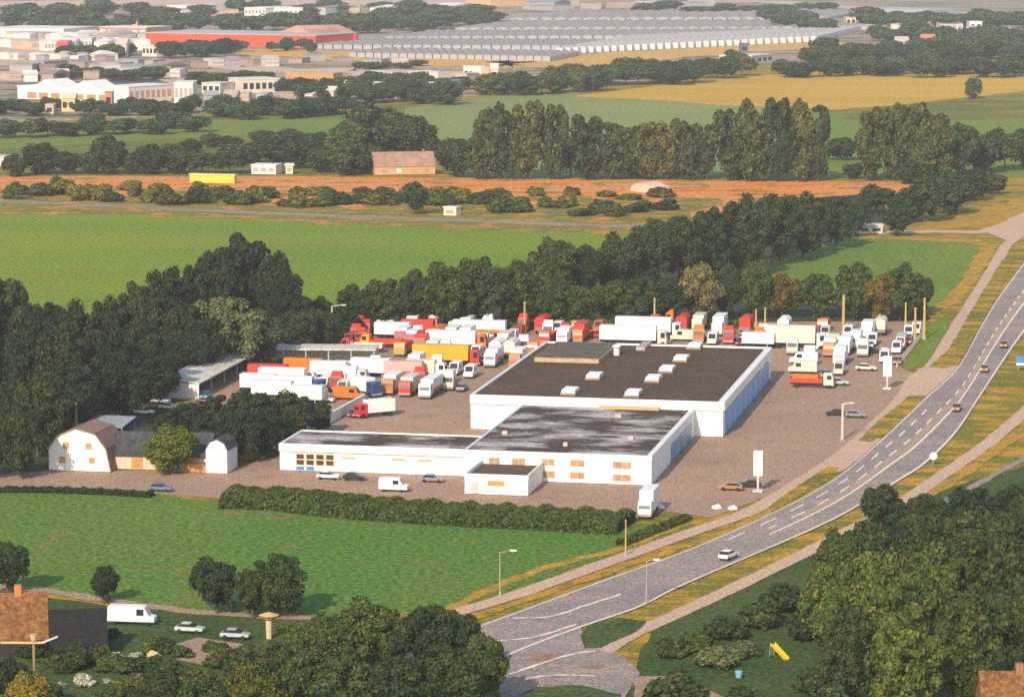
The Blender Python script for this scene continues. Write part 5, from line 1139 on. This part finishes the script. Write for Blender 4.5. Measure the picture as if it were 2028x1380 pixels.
# the far-off belts along the upper edge read as one mass: one object
def far_woods(items):
    src = [crown_mesh('crown', 90 + i, 'round', .45) for i in range(3)]; data = []
    for me in src:
        n = len(me.vertices); co = np.empty(n * 3); me.vertices.foreach_get('co', co); data.append((co.reshape(-1, 3), [tuple(p.vertices) for p in me.polygons])); bpy.data.meshes.remove(me)
    V = []; Fc = []
    for k, it in enumerate(items):
        px, base, top, wid = it[:4]; p = at(px, base); m = mpp(base); h = (base - top) * m; wd = wid * m; a = trnd.uniform(0, 6.28)
        co, fs = data[k % 3]; ca, sa = math.cos(a), math.sin(a); o = len(V)
        x = (co[:, 0] * ca - co[:, 1] * sa) * wd + p.x; y = (co[:, 0] * sa + co[:, 1] * ca) * wd + p.y; z = co[:, 2] * h
        V += list(zip(x.tolist(), y.tolist(), z.tolist())); Fc += [tuple(i + o for i in f) for f in fs]
    me = bpy.data.meshes.new('woods'); me.from_pydata(V, [], Fc); me.materials.append(LEAF['blue'])
    o = bpy.data.objects.new('woods', me); C.objects.link(o); o['kind'] = 'stuff'
# front garden trees
row([(15, 1175, 1062, 110), (205, 1195, 1115, 70), (430, 1215, 1100, 130), (550, 1222, 1090, 130), (500, 1225, 1125, 90)], 'tree at the lower edge of the front field', 'from the tiled house', group='trees along the garden path')
row([(650, 1350, 1215, 150, 'mid'), (740, 1340, 1178, 170, 'mid'), (840, 1350, 1195, 150), (910, 1340, 1205, 130), (960, 1400, 1250, 110, 'mid'), (900, 1440, 1290, 170, 'mid'), (790, 1450, 1290, 180), (680, 1450, 1290, 170, 'mid'), (580, 1430, 1275, 150, 'mid'), (500, 1460, 1310, 160, 'gold'), (410, 1470, 1330, 150, 'mid'), (320, 1440, 1320, 110), (230, 1460, 1362, 130, 'mid'), (60, 1450, 1330, 130, 'gold'), (10, 1400, 1300, 90)],
    'tree in the near garden clump', 'from the front field', 'near', group='trees of the near garden')
row([(300, 1290, 1250, 60), (220, 1330, 1285, 70), (360, 1300, 1270, 50), (150, 1310, 1262, 60, 'dark'), (100, 1390, 1340, 70, 'mid'), (440, 1300, 1262, 50), (590, 1275, 1225, 60)], 'shrub in the near garden', 'from the camper van', 'bush', 'mid', 'shrubs of the near garden')
row([(168, 1358, 1326, 44, 'bloom'), (118, 1362, 1346, 28, 'bloom'), (232, 1304, 1286, 34, 'bloom'), (268, 1302, 1286, 30, 'bloom'), (304, 1300, 1284, 26, 'bloom'), (212, 1352, 1340, 24, 'bloom')], 'shrub on the garden lawn', 'from the tiled house', 'bush', 'bloom', 'blossoming shrubs of the near garden')
row([(110, 1318, 1272, 60, 'dark'), (150, 1322, 1270, 70, 'dark'), (205, 1318, 1262, 60, 'dark'), (330, 1292, 1256, 50, 'dark'), (420, 1290, 1262, 40, 'mid'), (225, 1262, 1238, 40, 'dark'), (250, 1330, 1290, 70, 'mid'), (430, 1320, 1285, 60, 'olive'), (495, 1300, 1268, 50, 'mid')], 'bush crowding the house and parked cars', 'from the tiled house', 'bush', 'dark', 'bushes of the near garden')
row([(345, 1345, 1300, 80), (265, 1372, 1325, 90, 'olive'), (480, 1330, 1278, 80, 'mid'), (540, 1300, 1258, 60, 'dark'), (395, 1360, 1312, 80, 'olive'), (190, 1310, 1280, 50, 'dark'), (130, 1330, 1296, 60, 'dark'), (60, 1300, 1262, 60, 'dark'), (30, 1345, 1300, 70, 'dark'), (300, 1325, 1290, 60, 'dark'), (570, 1330, 1268, 90, 'mid')], 'overgrown bush in the near garden', 'from the tiled house', 'bush', 'dark', 'bushes of the near garden')
g = 'tall trees beside the main road'
row([(1745, 1062, 952, 110), (1830, 1075, 968, 110), (1925, 1080, 965, 130), (2010, 1060, 955, 120), (1660, 1190, 1050, 120, 'mid'), (1720, 1180, 1030, 150, 'mid'), (1820, 1180, 1010, 170, 'mid'), (1930, 1180, 1000, 180), (2030, 1180, 985, 160), (1640, 1300, 1110, 140, 'mid'), (1730, 1310, 1080, 190, 'mid'), (1840, 1310, 1070, 200, 'mid'), (1960, 1290, 1050, 190), (1680, 1400, 1200, 160), (1790, 1430, 1190, 200, 'mid'), (1900, 1400, 1180, 170), (2020, 1360, 1120, 180)],
    'tree in the tall grove beside the main road', 'from the road bend', 'near', group=g)
row([(1560, 1210, 1135, 110), (1500, 1240, 1170, 100), (1600, 1262, 1180, 100), (1440, 1265, 1205, 90), (1380, 1290, 1238, 90), (1470, 1302, 1262, 80, 'grey'), (1420, 1320, 1268, 90, 'grey'), (1330, 1300, 1255, 70), (1610, 1370, 1300, 80), (1480, 1400, 1345, 90), (1330, 1400, 1310, 130), (1640, 1420, 1335, 110), (1400, 1430, 1370, 90)],
    'shrub on the garden slope', 'from the tall grove', 'bush', 'dark', 'shrubs on the garden slope')
far_woods(MASS)
# hedges: one long leafy mass each
def hedge(name, label, pts, width, h, leaf, n, ls=.35):
    r = np.random.RandomState(int(abs(pts[0][0])) + 5); P = resample(catmull([at(*p) for p in pts], 6), 60); V = []; Fc = []
    for i in range(n):
        f = r.rand() * 58.99; a = P[int(f)].lerp(P[int(f) + 1], f % 1); t = (P[int(f) + 1] - P[int(f)]).normalized()
        u = r.uniform(-1, 1); hh = h * (.8 + .2 * math.sin(f * 1.7) * math.cos(f * .6)) * (1 - .45 * abs(u) ** 3)
        z = hh * (1 - r.rand() ** 2.2) if abs(u) < .8 else hh * r.rand()
        c = np.array([a.x - t.y * u * width / 2, a.y + t.x * u * width / 2, max(.15, z)])
        d = r.normal(size=3); d /= np.linalg.norm(d); e = np.cross(d, r.normal(size=3)); e /= np.linalg.norm(e); g_ = np.cross(d, e); s = ls * r.uniform(.6, 1.4)
        o = len(V); V += [tuple(c - e * s - g_ * s * .7), tuple(c + e * s - g_ * s * .7), tuple(c + e * s * .8 + g_ * s * .8), tuple(c - e * s * .8 + g_ * s * .8)]; Fc.append((o, o + 1, o + 2, o + 3))
    A = P; o = len(V)
    for i, p in enumerate(P):
        t = (P[min(i + 1, 59)] - P[max(i - 1, 0)]).normalized(); nx, ny = -t.y, t.x; w_ = width * .42; hz = h * .62
        V += [(p.x + nx * w_, p.y + ny * w_, 0), (p.x + nx * w_ * .8, p.y + ny * w_ * .8, hz), (p.x - nx * w_ * .8, p.y - ny * w_ * .8, hz), (p.x - nx * w_, p.y - ny * w_, 0)]
        if i:
            for k in range(3): q = o + 4 * (i - 1) + k; Fc.append((q, q + 1, q + 5, q + 4))
    me = bpy.data.meshes.new(name); me.from_pydata(V, [], Fc); me.materials.append(LEAF[leaf])
    ob = bpy.data.objects.new(name, me); C.objects.link(ob); ob['label'] = label; ob['category'] = 'hedge'; return ob
hedge('hedge', 'long broad leafy hedge in front of the white office buildings', [(450, 994), (560, 998), (700, 1013), (900, 1027), (1100, 1037), (1240, 1045)], 14, 2.8, 'mid', 60000, .24)
hedge('hedge', 'low dark hedge along the farm drive above the front field', [(-60, 974), (80, 974), (200, 978), (300, 984)], 2.5, 1.0, 'dark', 7000, .24)
hedge('hedge', 'thin low hedge beside the cycle path from yellow post', [(1230, 1080), (1300, 1052), (1360, 1030)], 2.0, 1.0, 'dark', 1800)
hedge('hedge', 'green hedge at the foot of the trees behind red trucks', [(690, 672), (760, 660), (900, 652), (1200, 650), (1480, 650)], 5, 2.6, 'mid', 7000)

# ---------------------------------------------------------------- the evening air
hz = MB().box(-6100, 6100, -800, 12100, -1.0, H + 25).build('haze', BLACK); hz['kind'] = 'stuff'
m = bpy.data.materials.new('haze'); m.use_nodes = True; n = m.node_tree.nodes; n.remove(n['Principled BSDF'])
pv = n.new('ShaderNodeVolumePrincipled'); pv.inputs['Color'].default_value = (.95, .93, .92, 1); pv.inputs['Density'].default_value = 0.000075
m.node_tree.links.new(pv.outputs[0], n['Material Output'].inputs['Volume'])
hz.data.materials.clear(); hz.data.materials.append(m)
for o in bpy.data.objects:
    if not o.parent and 'label' in o and len(o['label'].replace('-', ' ').split()) > 16: print('LONG', o['label'])
print('trees', NTREE[0], 'objects', len(bpy.data.objects))
